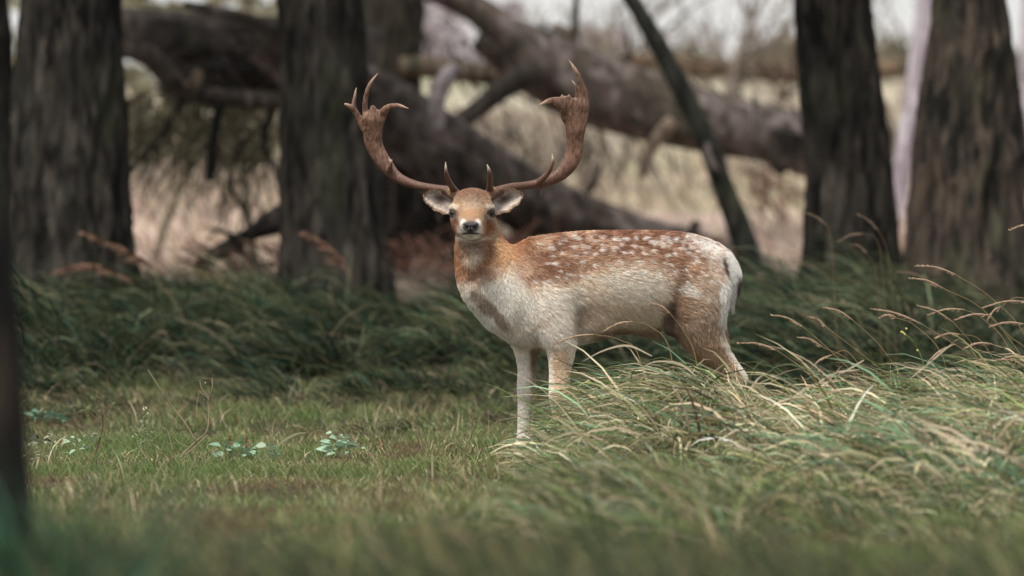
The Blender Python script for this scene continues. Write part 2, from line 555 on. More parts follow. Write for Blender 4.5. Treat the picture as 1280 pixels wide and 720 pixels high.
def bark_disp(amp, ridges, seed):
    def fn(s, a, p, r):
        q = np.stack([np.cos(a) * ridges, np.sin(a) * ridges, p[..., 2] * 1.6 + p[..., 0] * 0.4], -1).reshape(-1, 3)
        n = fbm(q, seed, 3).reshape(s.shape)
        n2 = fbm(q * np.array([3, 3, 2.2]), seed + 5, 2).reshape(s.shape)
        lump = fbm(np.stack([np.cos(a) * 0.9, np.sin(a) * 0.9, p[..., 2] * 0.7 + p[..., 0] * 0.5], -1).reshape(-1, 3), seed + 9, 2).reshape(s.shape)
        return amp * (1 - 3.0 * np.abs(n)) * 0.6 + amp * 0.35 * n2 + r * 0.10 * lump
    return fn


def bark_col(v, base, alt, dark, seed):
    n = fbm(v * np.array([21, 21, 3.4]), seed, 3)
    n2 = fbm(v * np.array([3.5, 3.5, 1.6]), seed + 3, 3)
    n3 = fbm(v * np.array([16, 16, 2.6]) + 40, seed + 7, 2)
    c = np.tile(np.array(base, float), (len(v), 1))
    c = mixc(c, alt, smooth(-0.1, 0.5, n2))
    c = mixc(c, np.array(alt) * 1.5 + 0.004, smooth(0.1, 0.45, n3) * 0.8)
    c = mixc(c, dark, smooth(0.0, 0.3, n))
    c = mixc(c, (0.055, 0.062, 0.035), smooth(0.15, 0.5, -n2) * 0.35)
    return c


def needle_crown(rng, cx, cy, z0, z1, rad, n, col):
    """many small needle sprays through the crown's volume"""
    z = rng.uniform(0, 1, n)
    clump = rng.integers(0, 46, n)
    ck = np.random.default_rng(5 + int(abs(cx) * 100)).normal(0, 1, (46, 3))
    ck /= np.linalg.norm(ck, axis=1)[:, None]
    ck *= np.random.default_rng(8).uniform(0.3, 1.0, (46, 1))
    c = ck[clump] * np.array([rad, rad, (z1 - z0) / 2]) + np.array([cx, cy, (z0 + z1) / 2]) + rng.normal(0, rad * 0.16, (n, 3))
    d1 = rng.normal(0, 1, (n, 3)); d1 /= np.linalg.norm(d1, axis=1)[:, None]
    d2 = np.cross(d1, rng.normal(0, 1, (n, 3))); d2 /= np.linalg.norm(d2, axis=1)[:, None]
    s = rng.uniform(0.10, 0.22, n)[:, None]
    v = np.stack([c - d1 * s, c + d2 * s * 0.45, c + d1 * s, c - d2 * s * 0.45], 1).reshape(-1, 3)
    f = np.arange(4 * n).reshape(-1, 4)
    col = np.repeat(np.array(col)[None] * np.exp(rng.normal(0, 0.3, (n, 1))), 4, 0)
    return v, f, col


BARK = dict(base=(0.030, 0.027, 0.024), alt=(0.052, 0.045, 0.038), dark=(0.009, 0.009, 0.008))


def pine(name, label, d, edges, seed, top=9.5, crown=True, base=BARK, nseg=110, group="standing pine trunks around the clearing", amp=0.035):
    """edges: (py, px_left, px_right) down the trunk in the photograph, d: its distance"""
    e = sorted(edges, reverse=True)
    pts = []
    for py, l, r in e:
        c = P((l + r) / 2, py, d)
        pts.append((c[2], c[0], (r - l) / 2 * d / FPX))
    z0 = terrain(np.array([pts[0][1]]), np.array([d]))[0] - 0.12
    zz, xx, rr = [list(t) for t in zip(*pts)]
    if zz[0] > z0:
        sl = 0.25 if len(zz) > 1 else 0
        zz.insert(0, z0); xx.insert(0, xx[0]); rr.insert(0, rr[0] * 1.15)
    sx = (xx[-1] - xx[-2]) / max(zz[-1] - zz[-2], .01) * 0.5
    for h in (3.5, 6.0, top):
        if h > zz[-1] + 0.3:
            xx.append(xx[-1] + sx * (h - zz[-1]) * 0.6)
            rr.append(rr[-1] * (0.9 if h < 7 else 0.55))
            zz.append(h)
    zs = np.concatenate([np.linspace(z0, 3.2, 170), np.linspace(3.25, top, 24)])
    path = V3(np.interp(zs, zz, xx) + 0.02 * np.sin(zs * 2.1 + seed), d + 0.02 * np.sin(zs * 1.7 + seed), zs)
    rad = np.interp(zs, zz, rr) * 0.955 * (1 + 0.22 * np.exp(-(zs - z0) / 0.25))
    v, t = tube_tris(path, rad, nseg, bark_disp(amp * 1.3, 4.2, seed))
    loc = np.array([xx[0], d, z0 + 0.12])
    root = empty(name, loc)
    tag(root, label, "tree", group)
    obj("trunk", make_mesh("trunk", v - loc, t, bark_col(v, seed=seed, **base), True), M_BARK, root)
    if crown:
        rg = np.random.default_rng(seed)
        v, f, c = needle_crown(rg, xx[-1], d, 4.6, top + 1.2, 2.6, 5200, (0.035, 0.055, 0.03))
        obj("crown", make_mesh("crown", v - loc, f, c), M_NEEDLE, root)
        b = Bag()
        for k in range(14):
            z = rg.uniform(4.6, top - 0.6)
            a = rg.uniform(0, 6.28)
            L = rg.uniform(1.2, 2.4)
            pp = catmull([(xx[-1], d, z), (xx[-1] + math.cos(a) * L * .5, d + math.sin(a) * L * .5, z + .15), (xx[-1] + math.cos(a) * L, d + math.sin(a) * L, z + .5)], 4)
            vv, tt = tube_tris(pp, np.linspace(0.06, 0.012, len(pp)), 6)
            b.add(vv - loc, tt, np.tile(np.array([[0.05, 0.04, 0.03]]), (len(vv), 1)))
        o = b.build("limb", M_BARK, root)
        o['kind'] = 'stuff'
    return root


pine("pine_tree", "broad dark pine trunk with knots at the left, beside the pale gap", 36.5,
     [(345, 3, 172), (300, 14, 164), (200, 20, 161), (100, 26, 156), (0, 34, 149)], 1, amp=0.045)
pine("pine_tree", "dark trunk in the far left corner behind the broad knotty pine", 41.0,
     [(330, -70, 26), (200, -62, 22), (100, -60, 14), (0, -62, 4)], 2)
pine("pine_tree", "dark furrowed pine trunk behind the deer's left hand antler", 36.8,
     [(345, 350, 488), (300, 356, 477), (200, 351, 466), (100, 349, 458), (0, 342, 448)], 3)
pine("pine_tree", "smooth grey trunk rising behind the big slanting fallen log", 50.0,
     [(330, 425, 530), (110, 436, 524), (60, 442, 527), (0, 444, 534)], 4,
     base=dict(base=(0.034, 0.030, 0.024), alt=(0.036, 0.033, 0.024), dark=(0.018, 0.017, 0.015)), amp=0.02)
pine("pine_tree", "straight upright dark pine trunk standing to the right of the leaning pole", 38.0,
     [(330, 1003, 1124), (300, 1004, 1118), (200, 1002, 1107), (100, 1000, 1098), (0, 999, 1091)], 5)
pine("pine_tree", "thick brownish pine trunk at the right edge, wider towards its foot", 37.0,
     [(330, 1128, 1294), (250, 1134, 1284), (150, 1146, 1276), (60, 1162, 1271), (0, 1170, 1262)], 6,
     base=dict(base=(0.046, 0.038, 0.031), alt=(0.062, 0.046, 0.036), dark=(0.014, 0.013, 0.012)), amp=0.045)
pine("pine_tree", "black out of focus trunk close to the camera at the left edge", 12.0,
     [(720, -95, 33), (640, -92, 27), (500, -90, 19), (400, -88, 14), (300, -88, 9), (150, -90, -3), (0, -96, -19)], 7, crown=False, top=6.0,
     base=dict(base=(0.014, 0.013, 0.012), alt=(0.030, 0.022, 0.018), dark=(0.006, 0.007, 0.007)), amp=0.008, nseg=60)

WOOD = dict(base=(0.060, 0.047, 0.040), alt=(0.125, 0.105, 0.102), dark=(0.020, 0.017, 0.015))
WOODD = dict(base=(0.030, 0.025, 0.022), alt=(0.060, 0.050, 0.046), dark=(0.012, 0.011, 0.010))


def limb_mesh(name, pts, d, cols, seed, nseg=28, m=10, amp=0.02, parent=None, loc=(0, 0, 0), mat=None):
    """pts: (px, py, radius_px[, distance offset])"""
    q = []
    for p in pts:
        dd = d + (p[3] if len(p) > 3 else 0)
        q.append(list(P(p[0], p[1], dd)) + [p[2] * dd / FPX])
    q = catmull(q, m)
    r = np.clip(q[:, 3], 0.004, None)
    v, t = tube_tris(q[:, :3], r, nseg, bark_disp(amp, 1.8, seed))
    return obj(name, make_mesh(name, v - np.array(loc), t, bark_col(v * np.array([1, 1, 1]), seed=seed, **cols), True), mat or M_DEAD, parent)


def fallen(name, label, d, pts, branches, cols, seed, cat="fallen tree", group=None, amp=0.03, nseg=44):
    base = P(pts[-1][0], pts[-1][1], d)
    g = terrain(base[0:1], np.array([d]))[0]
    loc = np.array([base[0], d, g])
    root = empty(name, loc)
    tag(root, label, cat, group)
    limb_mesh("trunk", pts, d, cols, seed, nseg=nseg, amp=amp, parent=root, loc=loc)
    for k, (bp, bc, dd) in enumerate(branches):
        limb_mesh("branch", bp, d + dd, bc, seed + 31 + k, nseg=12, m=6, amp=0.006, parent=root, loc=loc)
    return root


G = "fallen trunks lying behind the deer"
fallen("fallen_tree", "huge slanting grey fallen trunk right behind the deer's antlers", 45.0,
       [(340, 40, 42), (400, 92, 44), (480, 138, 44), (560, 194, 46), (640, 241, 41), (720, 272, 32), (800, 294, 23), (880, 310, 15), (960, 332, 9), (1000, 352, 6)],
       [([(545, 165, 10), (548, 120, 9), (560, 95, 10), (572, 82, 6)], dict(base=(0.30, 0.26, 0.27), alt=(0.35, 0.32, 0.34), dark=(0.14, 0.12, 0.11)), -0.2),
        ([(500, 200, 16), (505, 240, 14), (500, 290, 16), (490, 340, 20)], WOODD, 0.3),
        ([(640, 262, 12), (648, 292, 9), (640, 320, 8), (636, 350, 9)], WOODD, 0.2),
        ([(700, 262, 5), (735, 240, 4), (752, 205, 3)], WOODD, 0.1),
        ([(860, 300, 7), (868, 285, 7), (872, 276, 5)], WOODD, -0.1)],
       WOOD, 51, group=G)
fallen("fallen_tree", "long thick fallen trunk with dark underside behind the right antler", 48.5,
       [(600, 40, 24), (650, 66, 38), (720, 104, 44), (800, 130, 43), (880, 150, 39), (960, 166, 36), (1020, 180, 40), (1060, 195, 44)],
       [([(672, 95, 26), (650, 58, 24), (605, 18, 20), (560, -6, 18), (500, -26, 16)], WOOD, -0.5),
        ([(665, 92, 17), (630, 110, 14), (598, 136, 12), (566, 158, 11), (548, 176, 9)], WOODD, -0.6),
        ([(655, 95, 14), (600, 92, 13), (540, 84, 13), (500, 84, 12)], dict(base=(0.10, 0.075, 0.055), alt=(0.09, 0.07, 0.055), dark=(0.03, 0.03, 0.02)), 1.2),
        ([(842, 150, 9), (822, 172, 8), (808, 196, 7), (802, 222, 5)], dict(base=(0.17, 0.13, 0.10), alt=(0.14, 0.11, 0.09), dark=(0.06, 0.05, 0.04)), -0.8),
        ([(985, 165, 26), (978, 195, 20), (985, 215, 15)], WOODD, -0.4),
        ([(722, 90, 6), (718, 45, 5), (721, -10, 4)], WOODD, 0.2),
        ([(760, 95, 12), (775, 78, 7), (790, 66, 4)], WOOD, 0.1),
        ([(700, 70, 18), (708, 50, 13), (690, 34, 8)], WOOD, 0.1)],
       WOOD, 61, group=G)
fallen("fallen_tree", "dark horizontal trunk high between the two left hand pines", 46.0,
       [(40, 34, 29), (150, 42, 31), (230, 49, 33), (310, 56, 36), (400, 64, 40), (470, 80, 40)],
       [([(345, 40, 9), (310, 24, 8), (270, 14, 7), (230, 6, 5)], WOOD, -0.9),
        ([(236, 60, 12), (262, 84, 8), (300, 96, 6), (345, 92, 4)], WOODD, .4)],
       WOODD, 71, group=G)
fallen("fallen_bough", "crooked dark branch bending under the horizontal trunk, lit along its top", 42.0,
       [(120, 60, 9), (160, 62, 11), (188, 72, 13), (211, 97, 13), (240, 117, 11), (300, 124, 10), (360, 129, 10), (400, 132, 10)],
       [([(276, 124, 7), (269, 160, 6), (265, 195, 7), (262, 226, 7)], dict(base=(0.02, 0.018, 0.015), alt=(0.02, 0.018, 0.015), dark=(0.01, 0.01, 0.01)), -0.1),
        ([(237, 112, 7), (245, 98, 7), (250, 88, 5)], dict(base=(0.2, 0.15, 0.11), alt=(0.2, 0.15, 0.11), dark=(0.1, 0.07, 0.05)), -0.1),
        ([(345, 130, 5), (330, 175, 4), (345, 215, 3), (352, 240, 3)], WOODD, 0.3),
        ([(230, 118, 5), (215, 150, 4), (185, 190, 4), (162, 215, 3)], WOODD, 0.5),
        ([(330, 150, 4), (300, 185, 4), (286, 225, 3), (308, 268, 3)], WOODD, 0.4)],
       dict(base=(0.075, 0.058, 0.048), alt=(0.13, 0.10, 0.088), dark=(0.03, 0.025, 0.02)), 81, cat="branch", group=None, nseg=24, amp=0.012)
fallen("fallen_bough", "dark broken branch half sunk in the grass left of the middle pine", 40.0,
       [(375, 262, 17), (345, 276, 15), (318, 290, 9), (295, 303, 9), (270, 318, 9), (246, 338, 8)],
       [([(300, 300, 4), (280, 290, 3), (262, 286, 2)], WOODD, -0.1), ([(292, 306, 4), (310, 322, 4), (318, 335, 3)], WOODD, -0.1)],
       WOODD, 83, cat="branch", nseg=18, amp=0.02)
fallen("fallen_tree", "distant thin brown log lying level above the thick trunk", 62.0,
       [(780, 74, 8), (850, 80, 10), (930, 88, 11), (1000, 92, 11), (1080, 88, 11), (1150, 80, 9)], [([(850, 80, 6), (842, 100, 5), (840, 118, 4)], WOODD, 0)],
       dict(base=(0.12, 0.085, 0.06), alt=(0.14, 0.10, 0.07), dark=(0.05, 0.04, 0.03)), 87, group=G, nseg=18)

# the leaning dead pole
_loc = P(940, 345, 43.0)
root = empty("leaning_dead_tree", _loc)
tag(root, "thin dark dead tree leaning to the left above the deer's back", "dead tree")
limb_mesh("trunk", [(700, -150, 8), (790, 0, 10), (822, 55, 11), (852, 112, 12), (882, 175, 13), (905, 235, 13), (926, 290, 15), (940, 345, 18)], 43.0,
          dict(base=(0.028, 0.030, 0.026), alt=(0.045, 0.045, 0.036), dark=(0.014, 0.015, 0.013)), 91, nseg=22, parent=root, loc=_loc, amp=0.008, mat=M_BARK)
limb_mesh("branch", [(896, 215, 5), (886, 195, 5), (884, 178, 3)], 42.9, WOOD, 92, nseg=8, parent=root, loc=_loc, amp=0.002)

# pale leaning birch stems between the two right hand trunks
def birch(label, pts, d, seed):
    loc = P(pts[-1][0], pts[-1][1], d)
    loc[2] = terrain(loc[0:1], np.array([d]))[0]
    r = empty("birch_tree", loc)
    tag(r, label, "tree")
    limb_mesh("trunk", pts, d, dict(base=(0.36, 0.33, 0.38), alt=(0.42, 0.39, 0.44), dark=(0.24, 0.21, 0.25)), seed, nseg=16, parent=r, loc=loc, amp=0.006)
    return r


birch("pale lilac birch stem leaning between the two right hand trunks", [(1162, -60, 9), (1152, 40, 11), (1143, 110, 11), (1132, 180, 12), (1122, 250, 12), (1112, 320, 14)], 55.0, 101)
birch("slim pale birch stem just past the right edge trunk", [(1290, -40, 8), (1283, 60, 8), (1280, 200, 8), (1276, 320, 10)], 58.0, 102)


# bare saplings: recursive thin branches
def bare_tree(label, px, py, d, height, r0, seed, cols, lean=0.0, group=None, name="bare_sapling", depth=4):
    rg = random.Random(seed)
    base = Vector(P(px, py, d))
    base.z = float(terrain(np.array([base.x]), np.array([d]))[0]) - 0.05
    stem, twigs = Bag(), Bag()
    loc = np.array(base)

    def grow(p, dirv, L, r, lvl):
        pts = [p.copy()]
        dv = dirv.copy()
        for k in range(4):
            dv = (dv + Vector((rg.gauss(0, .13), rg.gauss(0, .13), rg.gauss(0.04, .10)))).normalized()
            pts.append(pts[-1] + dv * (L / 4))
        v, t = tube_tris(np.array([list(q) for q in pts]), np.linspace(r, r * 0.55, 5), 7 if lvl == 0 else 4)
        c = np.tile(np.array(cols)[None], (len(v), 1)) * (1 + 0.2 * vnoise(v * 3, seed))[:, None]
        (stem if lvl == 0 else twigs).add(v - loc, t, c)
        if lvl >= depth:
            return
        nb = rg.randint(3, 4) if lvl else 6
        for b in range(nb):
            q = pts[rg.choice([1, 2, 3, 4])] if lvl else pts[rg.choice([2, 3, 3, 4, 4])]
            nd = (dv + Vector((rg.gauss(0, .8), rg.gauss(0, .8), rg.gauss(0.25, .4)))).normalized()
            grow(q, nd, L * rg.uniform(.45, .7), r * 0.48, lvl + 1)

    grow(base, Vector((lean, 0, 1)).normalized(), height * 0.62, r0, 0)
    r = empty(name, base)
    tag(r, label, "tree", group)
    stem.build("trunk", M_DEAD, r, True)
    o = twigs.build("crown", M_DEAD, r)
    return r


GREYW = (0.16, 0.135, 0.12)
bare_tree("bare grey sapling standing behind the thick trunk, right of the leaning pole", 912, 150, 60, 3.2, 0.045, 3, GREYW, -0.12)
bare_tree("bare sapling between the grey one and the upright dark pine", 955, 150, 58, 2.6, 0.04, 4, (0.14, 0.10, 0.08), 0.08)
bare_tree("bare spreading tree seen in the gap between the two right hand trunks", 1118, 170, 66, 3.6, 0.06, 5, (0.12, 0.10, 0.08), 0.1)
bare_tree("twiggy dead bush against the sky above the thick trunk", 770, 140, 63, 2.4, 0.05, 6, (0.13, 0.11, 0.09), 0.2)
bare_tree("dead sapling leaning over the pale gap left of the middle pine", 330, 200, 47, 2.3, 0.04, 8, (0.10, 0.085, 0.06), -0.45)
bare_tree("drooping dead sapling beside the broad left pine", 195, 200, 49, 2.0, 0.04, 9, (0.12, 0.105, 0.07), 0.35)

# far thicket and treeline
rng = np.random.default_rng(41)


def leaf_mass(n, px0, px1, d0, d1, top_fn, bot, sr, cols, wts):
    px = rng.uniform(px0, px1, n)
    d = rng.uniform(d0, d1, n)
    t = rng.random(n) ** 0.8
    topp = top_fn(px)
    py = bot + (topp - bot) * t
    c = np.stack([(px - 640) * d / FPX, d, CAM_H + (HOR - py) * d / FPX], -1)
    c[:, 2] = np.maximum(c[:, 2], terrain(c[:, 0], c[:, 1]))
    hole = ((np.hypot((px - 12) / 14, (py - 27) / 22) < 1) | (np.hypot((px - 31) / 10, (py - 24) / 14) < 1) | ((np.abs(px - 220) < 42) & (py < 7)) | ((np.abs(px - 333) < 10) & (py < 12)))
    k = fbm(V3(px / 16, py / 13, 0), 55, 2) - 9.0 * hole * (px0 < 0)
    keep = k + rng.uniform(-0.25, 0.25, n) > -0.12
    c = c[keep]
    n = len(c)
    d1_ = rng.normal(0, 1, (n, 3)); d1_ /= np.linalg.norm(d1_, axis=1)[:, None]
    d2_ = np.cross(d1_, rng.normal(0, 1, (n, 3))); d2_ /= np.linalg.norm(d2_, axis=1)[:, None]
    s = rng.uniform(sr[0], sr[1], n)[:, None]
    v = np.stack([c - d1_ * s, c + d2_ * s * 0.5, c + d1_ * s, c - d2_ * s * 0.5], 1).reshape(-1, 3)
    col = np.repeat(palette(n, rng, cols, wts, 0.25), 4, 0)
    return v, np.arange(4 * n).reshape(-1, 4), col


b = Bag()
b.add(*leaf_mass(9000, 760, 1300, 118, 150, lambda p: 92 - 26 * np.abs(np.sin(p / 47.0)) - 14 * np.sin(p / 19.0), 135, (0.15, 0.4), [(0.13, 0.13, 0.08), (0.16, 0.14, 0.10), (0.09, 0.10, 0.06)], [4, 3, 3]))
tag(b.build("far_treeline", M_LEAF), "olive treetops along the skyline in the upper right", "woods", kind='stuff')
b = Bag()
b.add(*leaf_mass(13000, -60, 350, 60, 85, lambda p: np.full_like(p, -60.0), 200, (0.06, 0.16), [(0.19, 0.185, 0.12), (0.26, 0.24, 0.165), (0.11, 0.105, 0.07)], [4, 3, 3]))
tag(b.build("olive_thicket", M_LEAF), "olive thicket filling the gaps between the left hand trunks", "woods", kind='stuff')
b = Bag()
b.add(*leaf_mass(5200, 520, 780, 70, 90, lambda p: np.where(p < 650, 5.0, 40.0), 95, (0.05, 0.16), [(0.34, 0.31, 0.34), (0.24, 0.21, 0.23), (0.42, 0.39, 0.42)], [4, 3, 3]))
tag(b.build("pale_thicket", M_LEAF), "pale lilac thicket of twigs above the log behind the antlers", "woods", kind='stuff')

# tangle of dead twigs hanging in the gap and under the logs
def twig_tangle(name, label, boxes, seed, cols, cat="brushwood"):
    rg = np.random.default_rng(seed)
    b = Bag()
    for (x0, x1, y0, y1, d0, d1, n, ang, L0, L1, r) in boxes:
        for _ in range(n):
            px, py, d = rg.uniform(x0, x1), rg.uniform(y0, y1), rg.uniform(d0, d1)
            a = math.radians(ang + rg.normal(0, 22))
            L = rg.uniform(L0, L1)
            bend = rg.normal(0, 0.5)
            pts = [(px, py, d)]
            for k in range(4):
                aa = a + bend * k / 4
                pts.append((pts[-1][0] + math.cos(aa) * L / 4, pts[-1][1] + math.sin(aa) * L / 4, d + rg.normal(0, .05)))
            q = np.array([P(*p) for p in pts])
            v, t = tube_tris(q, np.linspace(r, r * 0.4, 5) * d / FPX, 4)
            b.add(v, t, np.tile(np.array(cols)[None] * np.exp(rg.normal(0, .35)), (len(v), 1)))
    tag(b.build(name, M_DEAD), label, cat, kind='stuff')


twig_tangle("hanging_twigs", "tangle of fine dead twigs hanging below the crooked branch",
            [(165, 345, 110, 200, 42.2, 44.5, 230, 118, 40, 100, 1.3), (165, 345, 120, 170, 42.2, 44.5, 60, 60, 40, 80, 1.2), (270, 350, 180, 270, 42.2, 44, 30, 110, 30, 70, 1.3)], 5, (0.10, 0.088, 0.055))
twig_tangle("brushwood_shadow_fill", "dark twigs over the fallen trunks, packed below to stand in for shadow",
            [(195, 350, 72, 114, 45, 47.5, 300, 20, 30, 80, 2.6), (468, 570, 205, 300, 45.5, 47, 170, 60, 30, 80, 3.0), (560, 860, 285, 335, 45.5, 47, 160, 25, 30, 80, 2.2), (560, 1000, 60, 210, 43.6, 46, 70, 60, 30, 90, 1.2), (480, 760, 180, 290, 42.8, 44, 40, 110, 30, 80, 1.1), (500, 700, 20, 110, 49.5, 52, 110, 70, 25, 60, 1.1)], 6, (0.028, 0.025, 0.022))  # dense dark boxes are added to darken the shadowed hollows under the logs
twig_tangle("rusty_bracken", "rusty dead bracken lying among the fallen trunks",
            [(480, 640, 290, 345, 43, 45, 120, 20, 20, 60, 1.6), (560, 900, 300, 340, 42, 44, 110, 10, 20, 50, 1.5), (220, 360, 300, 345, 39.5, 41, 90, 25, 20, 60, 1.4), (930, 1000, 200, 260, 52, 54, 30, 60, 20, 50, 2.0)], 7, (0.24, 0.13, 0.095), "bracken")

twig_tangle("heath_scrub", "blurred brown scrub and dead stems on the heath behind the trunks",
            [(600, 760, 140, 250, 54, 60, 240, 95, 30, 80, 1.6), (760, 1000, 190, 250, 58, 64, 110, 80, 20, 45, 1.3), (640, 1000, 30, 110, 60, 70, 330, 85, 20, 60, 1.2),
             (165, 350, 200, 300, 50, 56, 110, 70, 20, 50, 1.1), (1095, 1150, 60, 330, 60, 66, 60, 80, 20, 60, 1.2), (640, 1000, -5, 60, 64, 70, 150, 80, 30, 70, 0.9), (1090, 1165, -5, 80, 64, 70, 50, 60, 30, 70, 0.9)], 9, (0.17, 0.14, 0.115))

# dry reddish fronds lying across the foot of the left pine
def frond(label, pts, d, seed):
    rg = np.random.default_rng(seed)
    q = catmull(np.array([P(p[0], p[1], d) for p in pts]), 6)
    loc = q[0]
    b = Bag()
    v, t = tube_tris(q, np.linspace(0.008, 0.002, len(q)), 5)
    b.add(v, t, np.tile(np.array([[0.26, 0.14, 0.10]]), (len(v), 1)))
    n = 70
    s = rg.uniform(0.15, 0.98, n)
    root = np.stack([np.interp(s, np.linspace(0, 1, len(q)), q[:, k]) for k in range(3)], -1)
    L = 0.16 * (1 - s * 0.7)
    v, t, c = blades(root, L, rg.uniform(2.4, 4.0, n), rg.uniform(0.8, 1.6, n), rg.uniform(1.5, 2.2, n), np.full(n, 0.016), palette(n, rg, [(0.20, 0.12, 0.085), (0.15, 0.09, 0.06)], [1, 1]), palette(n, rg, [(0.24, 0.15, 0.11)], [1]), 3, rg)
    b.add(v, t, c)
    tag(b.build("dry_bracken", M_STRAW), label, "bracken", "dry bracken fronds by the left pine")


frond("longer reddish dry frond across the foot of the broad left pine", [(205, 345), (180, 325), (145, 308), (100, 290)], 34.6, 1)
frond("lower dry frond drooping left below the longer reddish one", [(165, 352), (130, 338), (95, 338), (68, 345)], 34.4, 2)
frond("faint brown frond against the foot of the middle pine", [(440, 350), (425, 322), (400, 300), (380, 292)], 35.2, 3)

# ------------------------------------------------------------------ the deer
def smin(a, b, k):
    h = np.maximum(k - np.abs(a - b), 0) / k
    return np.minimum(a, b) - h * h * k * 0.25


class Field:
    """signed distance field on a grid, grown from smooth chains of elliptical sections"""

    def __init__(self, lo, hi, h):
        self.h = h
        self.lo = np.array(lo, float)
        n = np.ceil((np.array(hi) - self.lo) / h).astype(int)
        self.F = np.full(n, 0.08, np.float32)

    def chain(self, pts, k=0.03, hint='Y', m=4, sub=False):
        """pts: (px, py, dy, r_depth_or_side px, r_inplane px)"""
        q = []
        for p in pts:
            q.append(list(P(p[0], p[1], DEER_D + p[2])) + [p[3] / 299.0, p[4] / 299.0])
        q = catmull(q, m) if len(q) > 1 else np.array(q + [list(np.array(q[0]) + [0, 0, 1e-4, 0, 0])])
        q[:, 3:] = np.clip(q[:, 3:], 0.0015, None)
        H = np.array({'Y': (0, 1, 0), 'X': (1, 0, 0)}[hint], float)
        pad = q[:, 3:].max() + 0.04
        i0 = np.maximum(((q[:, :3].min(0) - pad - self.lo) / self.h).astype(int), 0)
        i1 = np.minimum(((q[:, :3].max(0) + pad - self.lo) / self.h).astype(int) + 2, self.F.shape)
        loc = np.full(i1 - i0, 0.08, np.float32)
        for a, b in zip(q[:-1], q[1:]):
            pd = max(a[3:].max(), b[3:].max()) + 0.035
            j0 = np.maximum(((np.minimum(a[:3], b[:3]) - pd - self.lo) / self.h).astype(int), i0)
            j1 = np.minimum(((np.maximum(a[:3], b[:3]) + pd - self.lo) / self.h).astype(int) + 2, i1)
            if (j1 <= j0).any(): continue
            ax = [(self.lo[t] + np.arange(j0[t], j1[t]) * self.h).astype(np.float32) for t in range(3)]
            X, Y, Z = np.meshgrid(*ax, indexing='ij', sparse=True)
            T = b[:3] - a[:3]
            Ln = np.linalg.norm(T) + 1e-9
            T = T / Ln
            U = H - T * T.dot(H); U /= np.linalg.norm(U) + 1e-9
            W = np.cross(T, U)
            dx, dy, dz = X - a[0], Y - a[1], Z - a[2]
            w = dx * T[0] + dy * T[1] + dz * T[2]
            t = np.clip(w / Ln, 0, 1)
            w = w - t * Ln
            u = dx * U[0] + dy * U[1] + dz * U[2]
            v = dx * W[0] + dy * W[1] + dz * W[2]
            ru = a[3] + (b[3] - a[3]) * t
            rv = a[4] + (b[4] - a[4]) * t
            rm = np.minimum(ru, rv)
            val = (np.sqrt((u / ru) ** 2 + (v / rv) ** 2 + (w / rm) ** 2) - 1) * rm
            s = tuple(slice(j0[t_] - i0[t_], j1[t_] - i0[t_]) for t_ in range(3))
            loc[s] = np.minimum(loc[s], val)
        s = tuple(slice(i0[t_], i1[t_]) for t_ in range(3))
        if sub:
            self.F[s] = -smin(-self.F[s], loc, k)
        else:
            self.F[s] = smin(self.F[s], loc, k)

    def mesh(self):
        g = openvdb.FloatGrid(0.08)
        g.copyFromArray(np.ascontiguousarray(self.F, np.float32))
        v, q = g.convertToQuads(0.0)
        return v * self.h + self.lo, q.astype(np.int64)


def relax(v, q, it=2, f=0.5):
    e = np.concatenate([q[:, [0, 1]], q[:, [1, 2]], q[:, [2, 3]], q[:, [3, 0]]])
    e = np.concatenate([e, e[:, ::-1]])
    cnt = np.bincount(e[:, 0], minlength=len(v))[:, None] + 1e-9
    for _ in range(it):
        s = np.stack([np.bincount(e[:, 0], weights=v[e[:, 1], k], minlength=len(v)) for k in range(3)], -1) / cnt
        v = v + (s - v) * f
    return v


def to_px(v):
    d = v[:, 1]
    return 640 + v[:, 0] * FPX / d, HOR - (v[:, 2] - CAM_H) * FPX / d


D0 = P(760, 575, DEER_D); D0[2] = 0.0
deer = empty("fallow_deer", D0)
tag(deer, "spotted fallow buck with big palmate antlers standing in the grass, staring ahead", "deer")

B = Field((-0.42, 23.12, -0.03), (1.06, 24.32, 1.20), 0.0062)
# torso (front is turned a little towards the camera)
B.chain([(634, 372, -.17, 26, 50), (655, 368, -.13, 36, 62), (690, 363, -.09, 42, 65), (735, 356, -.03, 52, 62), (790, 354, .04, 54, 61),
         (838, 350, .10, 48, 56), (872, 350, .14, 43, 52), (890, 351, .16, 34, 41), (899, 353, .17, 22, 28)], 0.03)
B.chain([(632, 396, -.18, 18, 15), (654, 412, -.14, 24, 19), (690, 415, -.09, 30, 20), (740, 405, -.03, 34, 18)], 0.05)     # brisket and sternum
# withers, croup
B.chain([(668, 320, -.11, 18, 18), (720, 312, -.05, 20, 18), (790, 309, .04, 22, 17), (850, 311, .11, 22, 16), (890, 325, .15, 18, 14)], 0.04)
# neck
B.chain([(595, 268, -.10, 24, 23), (597, 292, -.12, 26, 27), (603, 320, -.15, 31, 34), (616, 348, -.17, 36, 44), (640, 370, -.16, 36, 50)], 0.03)
B.chain([(592, 322, -.23, 10, 12), (592, 330, -.24, 10, 10)], 0.03)                                          # larynx
# near shoulder and foreleg
B.chain([(676, 345, -.20, 14, 30), (682, 378, -.22, 18, 32), (694, 410, -.22, 18, 24), (701, 436, -.21, 16, 18), (700, 462, -.21, 12, 13),
         (699, 483, -.215, 12, 12.5), (699, 496, -.225, 12, 12.3), (699, 510, -.215, 8.6, 9.2), (699, 545, -.21, 7.6, 8.2), (697, 562, -.22, 9, 9.5), (692, 574, -.25, 8, 8.5)], 0.035)
